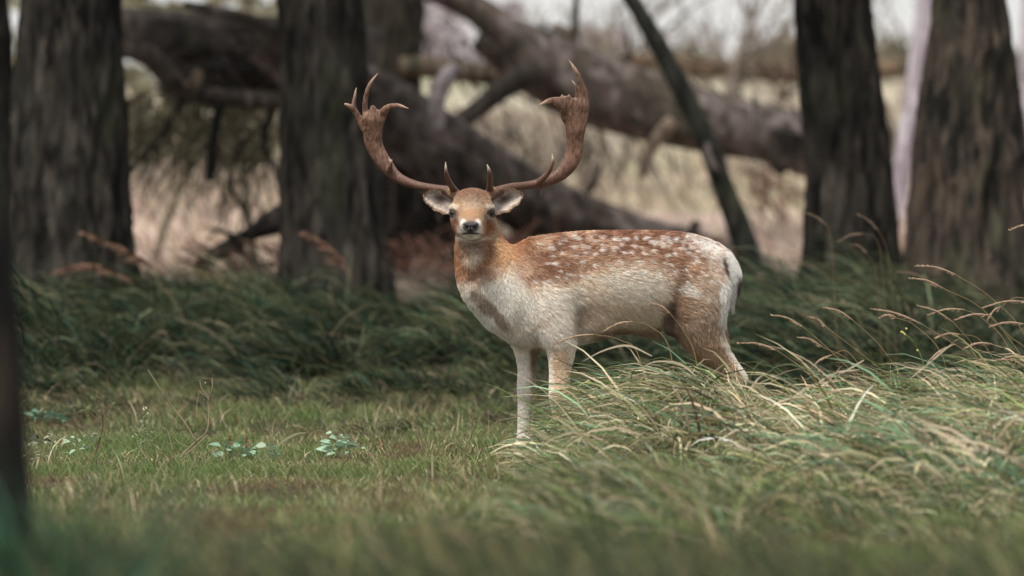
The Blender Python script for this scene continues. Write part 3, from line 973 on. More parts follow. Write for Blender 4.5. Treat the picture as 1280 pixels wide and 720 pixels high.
# far foreleg
B.chain([(660, 380, -.05, 20, 26), (655, 412, -.04, 18, 21), (658, 438, -.04, 14, 15), (658, 460, -.04, 10.2, 10.6), (658, 477, -.05, 11, 11),
         (657, 490, -.05, 10.2, 10.2), (655, 504, -.045, 7, 7.4), (654, 536, -.05, 6.4, 6.9), (653, 554, -.055, 8, 8.5), (649, 567, -.08, 7.5, 8)], 0.03)
# near hind leg: thigh, stifle, gaskin, hock, shank
B.chain([(868, 330, .06, 20, 34), (868, 362, .03, 27, 42), (870, 390, .02, 27, 37), (876, 414, .02, 21, 29), (890, 437, .03, 15, 20.5), (905, 452, .05, 11, 14.5),
         (917, 464, .06, 9, 11), (924, 474, .07, 9, 10.5), (925, 488, .07, 8.5, 8.5), (922, 515, .06, 7.5, 7.5), (918, 545, .05, 8, 8), (911, 563, .02, 8, 8.5)], 0.03)
B.chain([(858, 380, .00, 14, 16), (857, 408, .00, 13, 14)], 0.03)
# far hind leg, a little further forward
B.chain([(872, 345, .24, 20, 34), (876, 380, .26, 22, 33), (884, 405, .27, 17, 23), (895, 425, .27, 12, 15), (903, 446, .28, 9, 10),
         (906, 462, .28, 8, 9), (904, 482, .28, 7.5, 7.5), (898, 515, .27, 7, 7), (893, 545, .25, 8, 8), (886, 563, .22, 7.5, 8)], 0.03)
# flank fold and sheath
B.chain([(838, 385, .02, 12, 12), (838, 405, .04, 14, 10)], 0.03)
B.chain([(800, 410, .05, 10, 8), (818, 416, .07, 7, 6)], 0.02)
# tail
B.chain([(895, 316, .16, 9, 8), (905, 322, .17, 7, 7), (912, 338, .18, 6, 6), (914, 360, .18, 5, 5), (913, 384, .18, 3, 3)], 0.012)
# head: skull, face, muzzle (looking straight down the lens)
B.chain([(591, 262, -.10, 22, 21), (590.5, 259, -.17, 24.5, 22), (590, 262, -.225, 24, 20)], 0.02, 'X')
B.chain([(590, 262, -.22, 22, 20), (589.5, 270, -.27, 19.5, 18.5), (589, 277, -.32, 16.5, 16), (588.5, 282, -.37, 14, 13.5), (588, 284, -.405, 11.5, 11)], 0.02, 'X')
B.chain([(590, 282, -.16, 21, 15), (589.5, 286, -.22, 21.5, 13), (589, 289, -.28, 17.5, 10), (588.3, 292, -.345, 12, 7.5), (588, 294, -.375, 8.5, 6)], 0.015, 'X')    # jaw
B.chain([(590, 246, -.16, 17, 9), (590, 248, -.20, 15, 8)], 0.02, 'X')
for s in (-1, 1):
    B.chain([(590 + s * 22, 261, -.205, 6, 6.5), (590 + s * 21.5, 258, -.225, 5, 4)], 0.010, 'X')          # brow
    B.chain([(590 + s * 20.5, 272, -.215, 6.5, 6), (590 + s * 18.5, 281, -.24, 6.5, 7)], 0.012, 'X')       # cheek
    B.chain([(588.3 + s * 7.5, 282.5, -.395, 5, 5.5)], 0.010, 'X')                                       # nostril wing
    B.chain([(590 + s * 21, 243.5, -.145, 6, 6), (590 + s * 24, 240, -.140, 6, 6)], 0.010, 'Y')            # pedicle
    B.chain([(590 + s * 24.5, 266.5, -.238, 4.6, 3.6)], 0.004, 'X', sub=True)                              # eye socket
B.chain([(579, 293.5, -.392, 1.2, 1.2), (588, 291.6, -.418, 1.2, 1.3), (597, 293.5, -.392, 1.2, 1.2)], 0.003, 'Y', sub=True)  # mouth line
bv, bq = B.mesh()
bv = relax(bv, bq, 3, 0.45)


def blob(px, py, cx, cy, rx, ry, rot=0.0, soft=0.35):
    c, s = math.cos(rot), math.sin(rot)
    u = ((px - cx) * c + (py - cy) * s) / rx
    v = (-(px - cx) * s + (py - cy) * c) / ry
    r = np.sqrt(u * u + v * v)
    return 1 - smooth(1 - soft, 1 + soft, r)


ORANGE = (0.430, 0.225, 0.125)
REDBR = (0.240, 0.105, 0.060)
BEIGE = (0.83, 0.65, 0.51)
CREAM = (0.88, 0.815, 0.73)
GREYW2 = (0.82, 0.735, 0.65)
WHITE = (0.86, 0.83, 0.79)
DARK = (0.055, 0.032, 0.024)
BROWN = (0.27, 0.155, 0.095)
TANL = (0.50, 0.335, 0.215)

_sr = np.random.default_rng(77)
SPOTS = []
for row, (y0, y1, n, xa, xb) in enumerate([(300, 299, 20, 700, 893), (307, 307, 19, 672, 898), (317, 316, 18, 690, 903), (329, 327, 15, 676, 905),
                                            (341, 339, 9, 690, 900), (352, 350, 4, 842, 900), (350, 346, 8, 668, 730), (362, 372, 6, 846, 892), (346, 338, 7, 730, 836), (336, 352, 8, 842, 905), (310, 322, 12, 850, 908), (300, 309, 10, 815, 895)]):
    for k in range(n):
        t = (k + _sr.uniform(-.35, .35)) / max(n - 1, 1)
        SPOTS.append((xa + (xb - xa) * t, y0 + (y1 - y0) * t + _sr.uniform(-3.5, 3.5), _sr.uniform(1.8, 4.0), _sr.uniform(1.4, 2.5), _sr.uniform(-.35, .35), _sr.uniform(.55, 1.0)))
SPOTS += [(858, 361, 9, 7, 0, .75), (866, 366, 6, 5, 0, .8)]


def coat(v):
    px, py = to_px(v)
    dy = v[:, 1] - DEER_D
    n = len(v)
    nz = fbm(v * 22, 5, 2)
    nf = fbm(v * np.array([60, 60, 160]), 6, 2)
    x2, y2 = px + nz * 5, py + nz * 5
    head = (py < 306 + (px - 590) * 0.0) & (px < 624) & (dy < -.06)
    # trunk
    c = np.tile(np.array(BEIGE), (n, 1))
    edge = np.interp(x2, [600, 650, 700, 760, 800, 836, 850, 960], [352, 358, 348, 330, 328, 338, 352, 352])
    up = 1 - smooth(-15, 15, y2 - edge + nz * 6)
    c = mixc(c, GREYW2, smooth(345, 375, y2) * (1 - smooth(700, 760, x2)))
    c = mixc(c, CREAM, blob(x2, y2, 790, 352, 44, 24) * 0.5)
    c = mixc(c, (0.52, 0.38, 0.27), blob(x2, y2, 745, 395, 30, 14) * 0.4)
    c = mixc(c, (0.36, 0.27, 0.21), blob(x2, y2, 724, 398, 9, 22, .4, .7) * 0.5)  # form shading behind the elbow, painted into the coat
    c = mixc(c, (0.42, 0.30, 0.22), blob(x2, y2, 668, 405, 24, 4, -.45, .8) * 0.35)  # shoulder crease: a line of shade drawn in the coat colour
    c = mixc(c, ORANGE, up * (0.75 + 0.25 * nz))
    c = mixc(c, REDBR, up * smooth(-0.35, 0.45, nz + 0.25 * nf + 0.25) * np.clip(0.55 + 0.45 * (1 - smooth(0, 32, py - 296)), 0, 1))
    c = mixc(c, DARK, up * smooth(0.15, 0.5, nf) * 0.6)
    c = mixc(c, (0.62, 0.52, 0.44), up * smooth(0.2, 0.55, -nf) * 0.5)
    c = mixc(c, REDBR, blob(x2, y2, 688, 335, 30, 17, .3) * 0.55)
    # haunch
    hq = smooth(826, 846, x2) * (1 - up)
    c = mixc(c, (0.46, 0.335, 0.245), hq)
    c = mixc(c, (0.47, 0.36, 0.28), blob(x2, y2, 890, 362, 18, 44) * 0.7)
    c = mixc(c, BROWN, blob(x2, y2, 848, 372, 13, 38, 0.1) * 0.7)
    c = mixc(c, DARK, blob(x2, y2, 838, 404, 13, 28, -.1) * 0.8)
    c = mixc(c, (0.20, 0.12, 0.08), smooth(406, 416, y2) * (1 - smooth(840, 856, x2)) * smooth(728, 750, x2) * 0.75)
    c = mixc(c, (0.30, 0.19, 0.12), blob(x2, y2, 858, 425, 12, 14) * 0.35)
    # spots
    sp = np.zeros(n)
    for (sx, sy, rx, ry, ro, a) in SPOTS:
        m_ = (np.abs(px - sx) < rx * 2.5) & (np.abs(py - sy) < ry * 3.5)
        sp[m_] = np.maximum(sp[m_], blob(px[m_] + nz[m_] * 2.5, py[m_] + nf[m_] * 1.2, sx, sy, rx, ry, ro, .75) * a)
    c = mixc(c, WHITE, sp * 0.92)
    # white frosting along croup, rump patch, tail
    c = mixc(c, WHITE, blob(x2, y2, 888, 307, 34, 9, 0.38) * smooth(-.35, .25, nf + nz * .6) * 0.85)
    c = mixc(c, GREYW2, blob(x2, y2, 893, 330, 12, 20) * 0.3)
    c = mixc(c, WHITE, blob(x2, y2, 905, 372, 7, 34, .12) * 0.97)
    c = mixc(c, WHITE, smooth(903, 908, px) * (1 - smooth(392, 402, py)) * (py > 306))
    c = mixc(c, DARK, blob(px, py, 904, 331, 2.2, 14, -.22) * 0.9)
    c = mixc(c, DARK, smooth(917.5, 920, px) * smooth(336, 346, py) * (1 - smooth(400, 404, py)) * 0.95)
    c = mixc(c, DARK, (dy > .185) * smooth(910, 913, px) * smooth(325, 335, py) * (1 - smooth(396, 404, py)) * .9)
    # neck and chest
    nk = (1 - smooth(640, 668, px + (py - 330) * 0.35)) * (1 - smooth(440, 452, py))
    c = mixc(c, ORANGE, nk * (1 - smooth(328, 380, y2 + nz * 8)) * 0.9)
    c = mixc(c, (0.50, 0.31, 0.17), blob(x2, y2, 628, 325, 15, 30, -.35) * 0.75)
    c = mixc(c, CREAM, nk * smooth(330, 374, y2 + nz * 8 - (600 - px) * 0.3) * 0.92)
    c = mixc(c, CREAM, blob(x2, y2, 640, 372, 22, 34, -.6) * 0.75)
    c = mixc(c, REDBR, blob(x2, y2, 572, 320, 8, 18, 0, .7) * 0.4)
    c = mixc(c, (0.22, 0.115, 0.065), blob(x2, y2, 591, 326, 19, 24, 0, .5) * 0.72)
    c = mixc(c, (0.42, 0.33, 0.26), blob(x2, y2, 590, 306, 17, 7, 0, .6) * 0.7)  # chin's shade on the neck, painted into the coat as a grey-brown band
    c = mixc(c, (0.76, 0.66, 0.54), blob(x2, y2, 591, 322, 9.5, 11, 0, .7) * 0.75)
    c = mixc(c, DARK, blob(x2, y2, 589, 345, 7, 4) * 0.5)
    c = mixc(c, DARK, blob(x2, y2, 614, 310, 6, 14) * 0.35)
    st = blob(px + nz * 2, py + nz * 2, 612, 386, 36, 8.5, 0.80, .3)
    c = mixc(c, (0.26, 0.185, 0.135), st * 0.8)
    c = mixc(c, WHITE, blob(x2, y2, 612, 402, 12, 7, .9) * 0.9)
    # legs
    lg = smooth(426, 444, py) * (px < 740)
    near = px + (py - 470) * 0.0 > 676
    c = mixc(c, (0.58, 0.43, 0.31), lg * near)
    c = mixc(c, CREAM, lg * near * (1 - smooth(687, 694, x2)) * 0.8)
    c = mixc(c, CREAM, lg * near * smooth(710, 716, x2) * 0.6)
    c = mixc(c, CREAM, lg * ~near * 0.9)
    c = mixc(c, BROWN, lg * ~near * smooth(660, 666, x2) * 0.7)
    c = mixc(c, (0.20, 0.12, 0.08), lg * ~near * blob(px, py, 672, 445, 9, 24) * 0.6)
    c = mixc(c, TANL, smooth(540, 560, py) * 0.5)
    hl = smooth(408, 432, py) * (px > 846)
    c = mixc(c, (0.47, 0.32, 0.21), hl * 0.9)
    line = np.interp(py, [350, 400, 420, 440, 460, 475, 490], [912, 905, 904, 914, 928, 936, 936])
    c = mixc(c, CREAM, smooth(-9, -3, px - line) * hl * (dy < .16) * 0.85)
    c = mixc(c, (0.38, 0.27, 0.15), (dy > .19) * hl * 0.8)
    # face
    f = np.tile(np.array((0.365, 0.240, 0.155)), (n, 1))
    f = mixc(f, (0.50, 0.38, 0.28), smooth(0.0, 0.5, nf) * 0.4)
    f = mixc(f, (0.20, 0.105, 0.068), blob(x2, y2, 590, 242, 26, 11) * 0.9)
    f = mixc(f, (0.44, 0.36, 0.29), blob(x2, y2, 590, 254, 12, 8) * 0.65 * smooth(-.5, .2, nf))
    f = mixc(f, (0.31, 0.180, 0.105), blob(x2, y2, 589, 268, 13, 9) * 0.8)
    f = mixc(f, (0.20, 0.115, 0.075), blob(x2, y2, 590, 249, 17, 7, 0, .6) * smooth(-.3, .4, nf + nz) * 0.7)
    for s in (-1, 1):
        f = mixc(f, (0.70, 0.60, 0.50), blob(px, py, 590 + s * 24, 260, 8, 3.6, s * .3) * 0.85)
        f = mixc(f, (0.50, 0.40, 0.33), blob(px, py, 590 + s * 21, 274, 6, 6) * 0.75)
        f = mixc(f, DARK, blob(px, py, 590 + s * 25, 267, 7.2, 5.4) * 0.92)
        f = mixc(f, (0.30, 0.130, 0.060), blob(px, py, 590 + s * 20.5, 284, 7.5, 10) * 0.9)
        f = mixc(f, DARK, blob(px, py, 590 + s * 23, 280, 3.5, 8) * 0.4)
    f = mixc(f, (0.76, 0.71, 0.66), np.maximum(blob(px, py, 588, 287, 15, 10.5), np.maximum(blob(px, py, 579.5, 280, 5, 6), blob(px, py, 597, 280, 5, 6))) * 0.92)
    f = mixc(f, (0.30, 0.19, 0.12), blob(px, py, 588, 274, 7, 5) * 0.7)
    f = mixc(f, WHITE, smooth(294, 298, py) * (1 - smooth(14, 20, np.abs(px - 588))) * 0.85)
    f = mixc(f, (0.66, 0.54, 0.42), smooth(293, 299, py) * smooth(14, 19, np.abs(px - 588)) * 0.75)
    f = mixc(f, (0.10, 0.06, 0.045), np.maximum(blob(px, py, 570.5, 274, 2.2, 7, .35), blob(px, py, 607.5, 274, 2.2, 7, -.35)) * 0.6)
    f = mixc(f, (0.035, 0.028, 0.028), blob(px, py + np.abs(px - 588) * -.10, 588, 291.2, 12.5, 1.7) * (dy < -.33) * 0.9)
    f = mixc(f, (0.045, 0.038, 0.040), blob(px, py, 588.3, 283.5, 10.5, 7.5) * (dy < -.36))
    hw = head.astype(float) * (1 - smooth(297, 305, py + np.abs(px - 588) * .12) * (dy > -.30))
    c = c * (1 - hw[:, None]) + f * hw[:, None]
    return np.clip(c * (1 + 0.10 * nf[:, None]), 0.01, 0.92)


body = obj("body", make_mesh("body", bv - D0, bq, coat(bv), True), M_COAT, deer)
EYES = [np.array(P(590 + s * 23.2, 266.6, DEER_D - .228)) for s in (-1, 1)]
NOSE = np.array(P(588.3, 284.5, DEER_D - .405))


def vert_normals(v, q):
    t = np.cross(v[q[:, 2]] - v[q[:, 0]], v[q[:, 3]] - v[q[:, 1]])
    nn = np.stack([np.bincount(q.ravel(), weights=np.repeat(t[:, k], 4), minlength=len(v)) for k in range(3)], -1)
    return nn / (np.linalg.norm(nn, axis=1)[:, None] + 1e-12)


def grow_fur(name, v, q, n, colf, dirf, lenf, parent, rng, front_bias=True, rad=0.00085, skip=None, lift=(0.25, 0.6)):
    vn = vert_normals(v, q)
    ar = np.linalg.norm(np.cross(v[q[:, 2]] - v[q[:, 0]], v[q[:, 3]] - v[q[:, 1]]), axis=1)
    fn = vn[q].mean(1)
    ctr = v[q].mean(1)
    w = ar * np.where(fn[:, 1] < 0.35, 1.0, 0.25) if front_bias else ar
    px, py = to_px(ctr)
    w = w * np.where((py < 305) & (px < 625), 2.2, 1.0) * np.where(py > 540, 0.3, 1.0)
    fi = rng.choice(len(q), n, p=w / w.sum())
    a, b = rng.random(n), rng.random(n)
    Q = q[fi]
    wt = np.stack([(1 - a) * (1 - b), a * (1 - b), a * b, (1 - a) * b], -1)
    p = (v[Q] * wt[..., None]).sum(1)
    nn = (vn[Q] * wt[..., None]).sum(1)
    nn /= np.linalg.norm(nn, axis=1)[:, None] + 1e-9
    if skip is not None:
        k = ~skip(p)
        p, nn = p[k], nn[k]
    n = len(p)
    g = dirf(p, nn)
    g = g + 0.35 * np.stack([fbm(p * 30, 60 + k, 2) for k in range(3)], -1) + rng.normal(0, 0.13, (n, 3))
    g = g - nn * (g * nn).sum(1)[:, None]
    g /= np.linalg.norm(g, axis=1)[:, None] + 1e-9
    L = lenf(p) * rng.uniform(0.65, 1.25, n)
    al = rng.uniform(lift[0], lift[1], n)
    d0 = g * np.cos(al)[:, None] + nn * np.sin(al)[:, None]
    d1 = g * np.cos(al * .4)[:, None] + nn * np.sin(al * .4)[:, None] + np.array([0, 0, -0.10])
    pts = np.empty((n, 4, 3), np.float32)
    r0 = p - nn * 0.001
    pts[:, 0] = r0
    pts[:, 1] = r0 + d0 * (L * .33)[:, None]
    pts[:, 2] = pts[:, 1] + (d0 + d1) / 2 * (L * .33)[:, None]
    pts[:, 3] = pts[:, 2] + d1 * (L * .34)[:, None]
    pts -= D0.astype(np.float32)
    col = colf(p + rng.normal(0, 1, (n, 3)) * (L * 0.07)[:, None]) * np.exp(rng.normal(0, 0.26, (n, 1)) + 0.30 * vnoise(p * np.array([90, 90, 210]), 71)[:, None])
    hc = bpy.data.hair_curves.new(name)
    hc.add_curves([4] * n)
    hc.attributes["position"].data.foreach_set("vector", pts.ravel())
    ra = hc.attributes.get("radius") or hc.attributes.new("radius", 'FLOAT', 'POINT')
    ra.data.foreach_set("value", np.tile(np.array([1.0, 0.9, 0.6, 0.12], np.float32) * rad, n))
    ca = hc.attributes.new("Col", 'FLOAT_COLOR', 'CURVE')
    cc = np.ones((n, 4), np.float32)
    cc[:, :3] = np.clip(col, 0.008, 0.95)
    ca.data.foreach_set("color", cc.ravel())
    return obj(name, hc, M_HAIR, parent)


def fur_dir(p, nn):
    px, py = to_px(p)
    dy = p[:, 1] - DEER_D
    def mx(t, d, w): return t * (1 - w[:, None]) + np.array(d)[None] * w[:, None]
    t = np.tile(np.array([1.0, 0.15, -0.38]), (len(p), 1))
    t = mx(t, (0.45, 0.1, -0.9), smooth(868, 905, px))
    t = mx(t, (0.75, 0.15, -0.85), smooth(345, 400, py) * (px < 850) * .8)
    t = mx(t, (0.25, 0.15, -1.0), (1 - smooth(630, 700, px)) * (1 - smooth(420, 440, py)))
    t = mx(t, (0.12, 0.0, -1.0), np.maximum(smooth(415, 440, py) * (px < 760), smooth(375, 430, py) * smooth(825, 870, px)))
    t = t + 0.30 * np.stack([fbm(p * 7, 160 + k, 2) for k in range(3)], -1)
    hd = (px < 624) & (py < 304) & (dy < -.08)
    t[hd] = np.stack([(px[hd] - 588.5) / 16, np.full(hd.sum(), 1.2), (283 - py[hd]) / 16], -1)
    return t


def fur_len(p):
    px, py = to_px(p)
    dy = p[:, 1] - DEER_D
    L = np.full(len(p), 0.025)
    L = np.where(px < 655, 0.017, L)
    L = np.where((px > 903) & (py < 405), 0.032, L)
    L = np.where(((py > 430) & (px < 740)), 0.011, L)
    L = np.where(((py > 430) & (px > 850)), 0.013, L)
    hd = (px < 624) & (py < 304) & (dy < -.08)
    L = np.where(hd, 0.009, L)
    L = np.where(hd & (py < 250), 0.013, L)
    return np.where(hd & (dy < -.33), 0.0045, L)


def fur_skip(p):
    s = np.zeros(len(p), bool)
    for e in EYES:
        s |= np.linalg.norm((p - e) * np.array([1, .8, 1.25]), axis=1) < 0.0215
    px, py = to_px(p)
    dy = p[:, 1] - DEER_D
    s |= (blob(px, py, 588.3, 283.5, 10, 7) > .5) & (dy < -.36)
    s |= (np.abs(px - 588) < 9) & (np.abs(py - 291.8) < 1.3) & (dy < -.35)
    return s


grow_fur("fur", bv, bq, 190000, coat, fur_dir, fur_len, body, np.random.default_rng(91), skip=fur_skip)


# eyes
def uv_ball(c, r, colf, nu=24, nv=16, squash=(1, 1, 1)):
    v, f = [], []
    for i in range(nv + 1):
        th = math.pi * i / nv
        for j in range(nu):
            ph = 2 * math.pi * j / nu
            v.append((r * math.sin(th) * math.cos(ph) * squash[0], -r * math.cos(th) * squash[1], r * math.sin(th) * math.sin(ph) * squash[2]))
    for i in range(nv):
        for j in range(nu):
            f.append((i * nu + j, i * nu + (j + 1) % nu, (i + 1) * nu + (j + 1) % nu, (i + 1) * nu + j))
    v = np.array(v)
    return v + c, np.array(f), colf(v / r)


for s, e in zip((-1, 1), EYES):
    def ecol(u):
        dirv = np.array([s * 0.55, -0.80, 0.05]); dirv /= np.linalg.norm(dirv)
        a = (u * dirv).sum(1)
        c = np.tile(np.array((0.018, 0.013, 0.011)), (len(u), 1))
        return mixc(c, (0.006, 0.006, 0.008), smooth(0.62, 0.72, a))
    v, f, c = uv_ball(e - D0, 0.0178, ecol, squash=(1, 1, .88))
    ey = obj("eye", make_mesh("eye", v, f, c, True), M_EYE, deer)
    # dark lids: an upper and a lower rim
    for up in (1, -1):
        a = np.linspace(-1.35, 1.35, 13)
        lid = np.stack([np.sin(a) * 0.0185 + e[0], e[1] - np.cos(a) * 0.0145 + 0.002, e[2] + up * np.cos(a) * 0.0112], -1)
        vv, tt = tube_tris(lid, 0.0012 + 0.0020 * np.cos(a * .9), 8)
        lc = (0.030, 0.022, 0.020)
        obj("eyelid", make_mesh("eyelid", vv - D0, tt, np.tile(np.array([lc]), (len(vv), 1)), True), M_NOSE, deer)

# nose pad
N = Field(NOSE - 0.06, NOSE + 0.06, 0.0016)
N.chain([(588.3, 281.0, -.412, 9.8, 4.0), (588.3, 281.2, -.424, 8.8, 3.6)], 0.006, 'X')
N.chain([(588.3, 284, -.415, 7.0, 4.2), (588.3, 286.5, -.424, 4.5, 3.5)], 0.006, 'X')
for s in (-1, 1):
    N.chain([(588.3 + s * 6.6, 283.2, -.418, 3.5, 2.8)], 0.006, 'X')
    N.chain([(588.3 + s * 4.2, 284.8, -.434, 3.2, 1.2), (588.3 + s * 7.2, 283.4, -.428, 3.4, 1.9), (588.3 + s * 9.4, 281.4, -.418, 3, 1.5)], 0.002, 'Y', sub=True)
N.chain([(588.3, 284, -.436, 1.6, .6), (588.3, 290, -.430, 1.6, .6)], 0.002, 'Y', sub=True)
nv_, nq_ = N.mesh()
nv_ = relax(nv_, nq_, 1, .4)
_px, _py = to_px(nv_)
_nc = np.tile(np.array([(0.048, 0.044, 0.050)]), (len(nv_), 1))
for s in (-1, 1):
    _nc = mixc(_nc, (0.006, 0.005, 0.005), blob(_px, _py, 588.3 + s * 6.6, 283.8, 4.0, 2.0, -s * .35, .4) * .95)
_nc = mixc(_nc, (0.012, 0.010, 0.010), blob(_px, _py, 588.3, 287.5, 1.2, 3.5, 0, .5) * .8)
nv_ = nv_ + np.array([0, -0.0135, 0.001])
obj("nose", make_mesh("nose", nv_ - D0, nq_, _nc, True), M_NOSE, deer)


# ears: cupped shells
def ear(base, tip, width, s, low):
    b, t = P(base[0], base[1], DEER_D - .135), P(tip[0], tip[1], DEER_D - .125)
    ax = t - b
    L = np.linalg.norm(ax); ax /= L
    front = np.array([0.0, -1.0, 0.0])
    side = np.cross(front, ax); side /= np.linalg.norm(side)
    if side[2] > 0: side = -side                       # towards the lower edge
    nu, nw = 22, 17
    V, C = [], []
    for i in range(nu):
        u = i / (nu - 1)
        wprof = (math.sin(math.pi * min(1, 0.18 + 0.82 * u) ** 0.92) ** 0.62) if u < 1 else 0
        wprof = max(wprof, 0.02) * width / 299.0
        wob = 1 + 0.05 * math.sin(u * 17 + s)
        for j in range(nw):
            w = (j / (nw - 1)) * 2 - 1
            asym = 1.10 if w > 0 else 0.88
            depth = 0.024 * (1 - w * w) * math.sin(math.pi * min(1, u * 0.8 + 0.15))
            p = b + ax * (L * u) + side * (wprof * 0.5 * w * asym * wob) + np.array([0, 1, 0]) * (depth + 0.012 * u) + side * (-0.006 * math.sin(u * 3))
            V.append(p)
            inner = max(0, 1 - ((u - 0.42) / 0.34) ** 2 - (w / 0.5) ** 2)
            c = np.array((0.50, 0.44, 0.40)) * (1 - 0.95 * inner) + np.array((0.07, 0.04, 0.035)) * 0.95 * inner
            if abs(w) > 0.86 or u > 0.95: c = np.array((0.33, 0.22, 0.15))
            streak = 0.5 + 0.5 * math.sin(w * 9 + u * 3)
            C.append(c * (0.8 + 0.3 * streak))
    V, C = np.array(V), np.array(C)
    n_ = nu * nw
    bk = V + np.array([0, 0.004, 0])
    F = []
    for i in range(nu - 1):
        for j in range(nw - 1):
            a = i * nw + j
            F.append((a, a + 1, a + nw + 1, a + nw)); F.append((n_ + a, n_ + a + nw, n_ + a + nw + 1, n_ + a + 1))
    rim = [(i * nw, (i + 1) * nw) for i in range(nu - 1)] + [((i + 1) * nw + nw - 1, i * nw + nw - 1) for i in range(nu - 1)] + [((nu - 1) * nw + j, (nu - 1) * nw + j + 1) for j in range(nw - 1)]
    for a, c2 in rim: F.append((a, c2, n_ + c2, n_ + a))
    VV = np.vstack([V, bk])
    CC = np.vstack([C, np.tile(np.array([[0.30, 0.19, 0.12]]), (n_, 1))])
    o = obj("ear", make_mesh("ear", VV - D0, np.array(F), CC, True), M_COAT, deer)
    FQ = np.array(F[0::2][: (nu - 1) * (nw - 1)])
    fq = np.array([f for f in F[: 2 * (nu - 1) * (nw - 1)] if f[0] < n_])
    if vert_normals(V, fq)[:, 1].mean() > 0: fq = fq[:, ::-1]

    def ecolf(p):
        idx = ((p[:, None, :] - V[None, ::3]) ** 2).sum(-1).argmin(1)
        return C[::3][idx] * 1.15

    grow_fur("fur", V, fq, 2600, ecolf, lambda p, nn: ax[None] * 0.8 + np.sign(((p - b) * side).sum(1) - 0.0)[:, None] * side[None] * 0.9,
             lambda p: np.full(len(p), 0.010), o, np.random.default_rng(5 + s), rad=0.0007, lift=(0.15, 0.5))
    return o


ear((567, 256), (529.5, 244), 28, -1, 1)
ear((614.5, 257), (653.5, 242.5), 28, 1, 1)


# antlers
def antler(chains, bump_seed):
    allp = np.array([P(p[0], p[1], DEER_D + p[2]) for ch in chains for p in ch[0]])
    A = Field(allp.min(0) - 0.06, allp.max(0) + 0.06, 0.0027)
    for ch in chains:
        A.chain(ch[0], ch[1], 'Y', 5)
    v, q = A.mesh()
    v = relax(v, q, 4, .5)
    vn = vert_normals(v, q)
    g = fbm(v * np.array([150, 150, 38]), bump_seed, 3)
    v = v + vn * (g * 0.0006)[:, None]
    px, py = to_px(v)
    c = np.tile(np.array((0.180, 0.102, 0.074)), (len(v), 1))
    c = mixc(c, (0.085, 0.036, 0.025), smooth(-0.05, 0.45, -g) * 0.8)
    c = mixc(c, (0.29, 0.160, 0.105), smooth(0.10, 0.5, g) * 0.6)
    c = mixc(c, (0.10, 0.048, 0.035), smooth(190, 225, py) * 0.8)
    tips = [(ch[2], ch[3], ch[4]) for ch in chains if len(ch) > 2]
    for (tx, ty), R, tc in tips:
        d = np.hypot(px - tx, py - ty)
        c = mixc(c, tc, (1 - smooth(R * .3, R, d)) * 0.85)
    return v, q, c


PALE = (0.62, 0.53, 0.42)
BUFF = (0.42, 0.28, 0.20)
left_ch = [
    ([(569, 244, -.13, 8, 8), (560, 239, -.11, 6.2, 6.6), (542, 235.5, -.07, 5.2, 5.2), (519, 231, -.03, 5.2, 5.4), (498, 222.5, .00, 5.8, 6.8), (483, 207.5, .01, 6, 9),
      (471.5, 190, .01, 5.5, 10.5), (466.6, 177, 0, 4.6, 11.3), (465.8, 167, -.01, 4.0, 12.2), (465.5, 158, -.02, 3.4, 13.4), (465.5, 150, -.03, 2.9, 14), (466, 144, -.03, 2.4, 10)], 0.006),
    ([(468, 150, -.025, 3, 8), (466.5, 139, -.03, 2.6, 5.5), (466, 133.5, -.03, 2, 3)], 0.006),
    ([(456, 161, -.015, 2.6, 4), (451, 153, -.01, 3, 4.5), (445, 141, -.02, 2.8, 3.8), (438, 133.5, -.03, 2.4, 3), (431.5, 130.2, -.04, 1.4, 1.7)], 0.008, (431, 130), 12, BUFF),
    ([(442, 137, -.02, 2.6, 3), (442.8, 125, -.025, 2, 2.4), (445.5, 109.5, -.02, .7, .8)], 0.006, (445, 109), 16, BUFF),
    ([(460, 152, -.015, 2.6, 4.5), (456.8, 141, -.02, 2.8, 3.8), (457, 124, -.035, 2.8, 3.2), (462, 106, -.045, 2, 2.4), (472.5, 91.5, -.045, .6, .8)], 0.008, (471, 92), 22, BUFF),
    ([(472, 151, -.02, 2.6, 5), (477.5, 143, -.03, 3, 6), (485, 134.5, -.05, 2.8, 4.2), (497, 131.8, -.07, 2.2, 2.8), (511, 135.8, -.08, .7, .8)], 0.010, (511, 136), 20, BUFF),
    ([(487, 213, -.01, 3.5, 4), (488.5, 206, -.03, 2.4, 2.4), (490, 199.5, -.04, .8, .8)], 0.006, (490, 199), 5, PALE),
    ([(569, 240, -.14, 4.5, 5), (562, 228.5, -.19, 3.2, 3.5), (557.8, 216, -.22, 2.3, 2.5), (557, 202.5, -.23, .7, .8)], 0.008, (557, 203), 12, PALE),
]
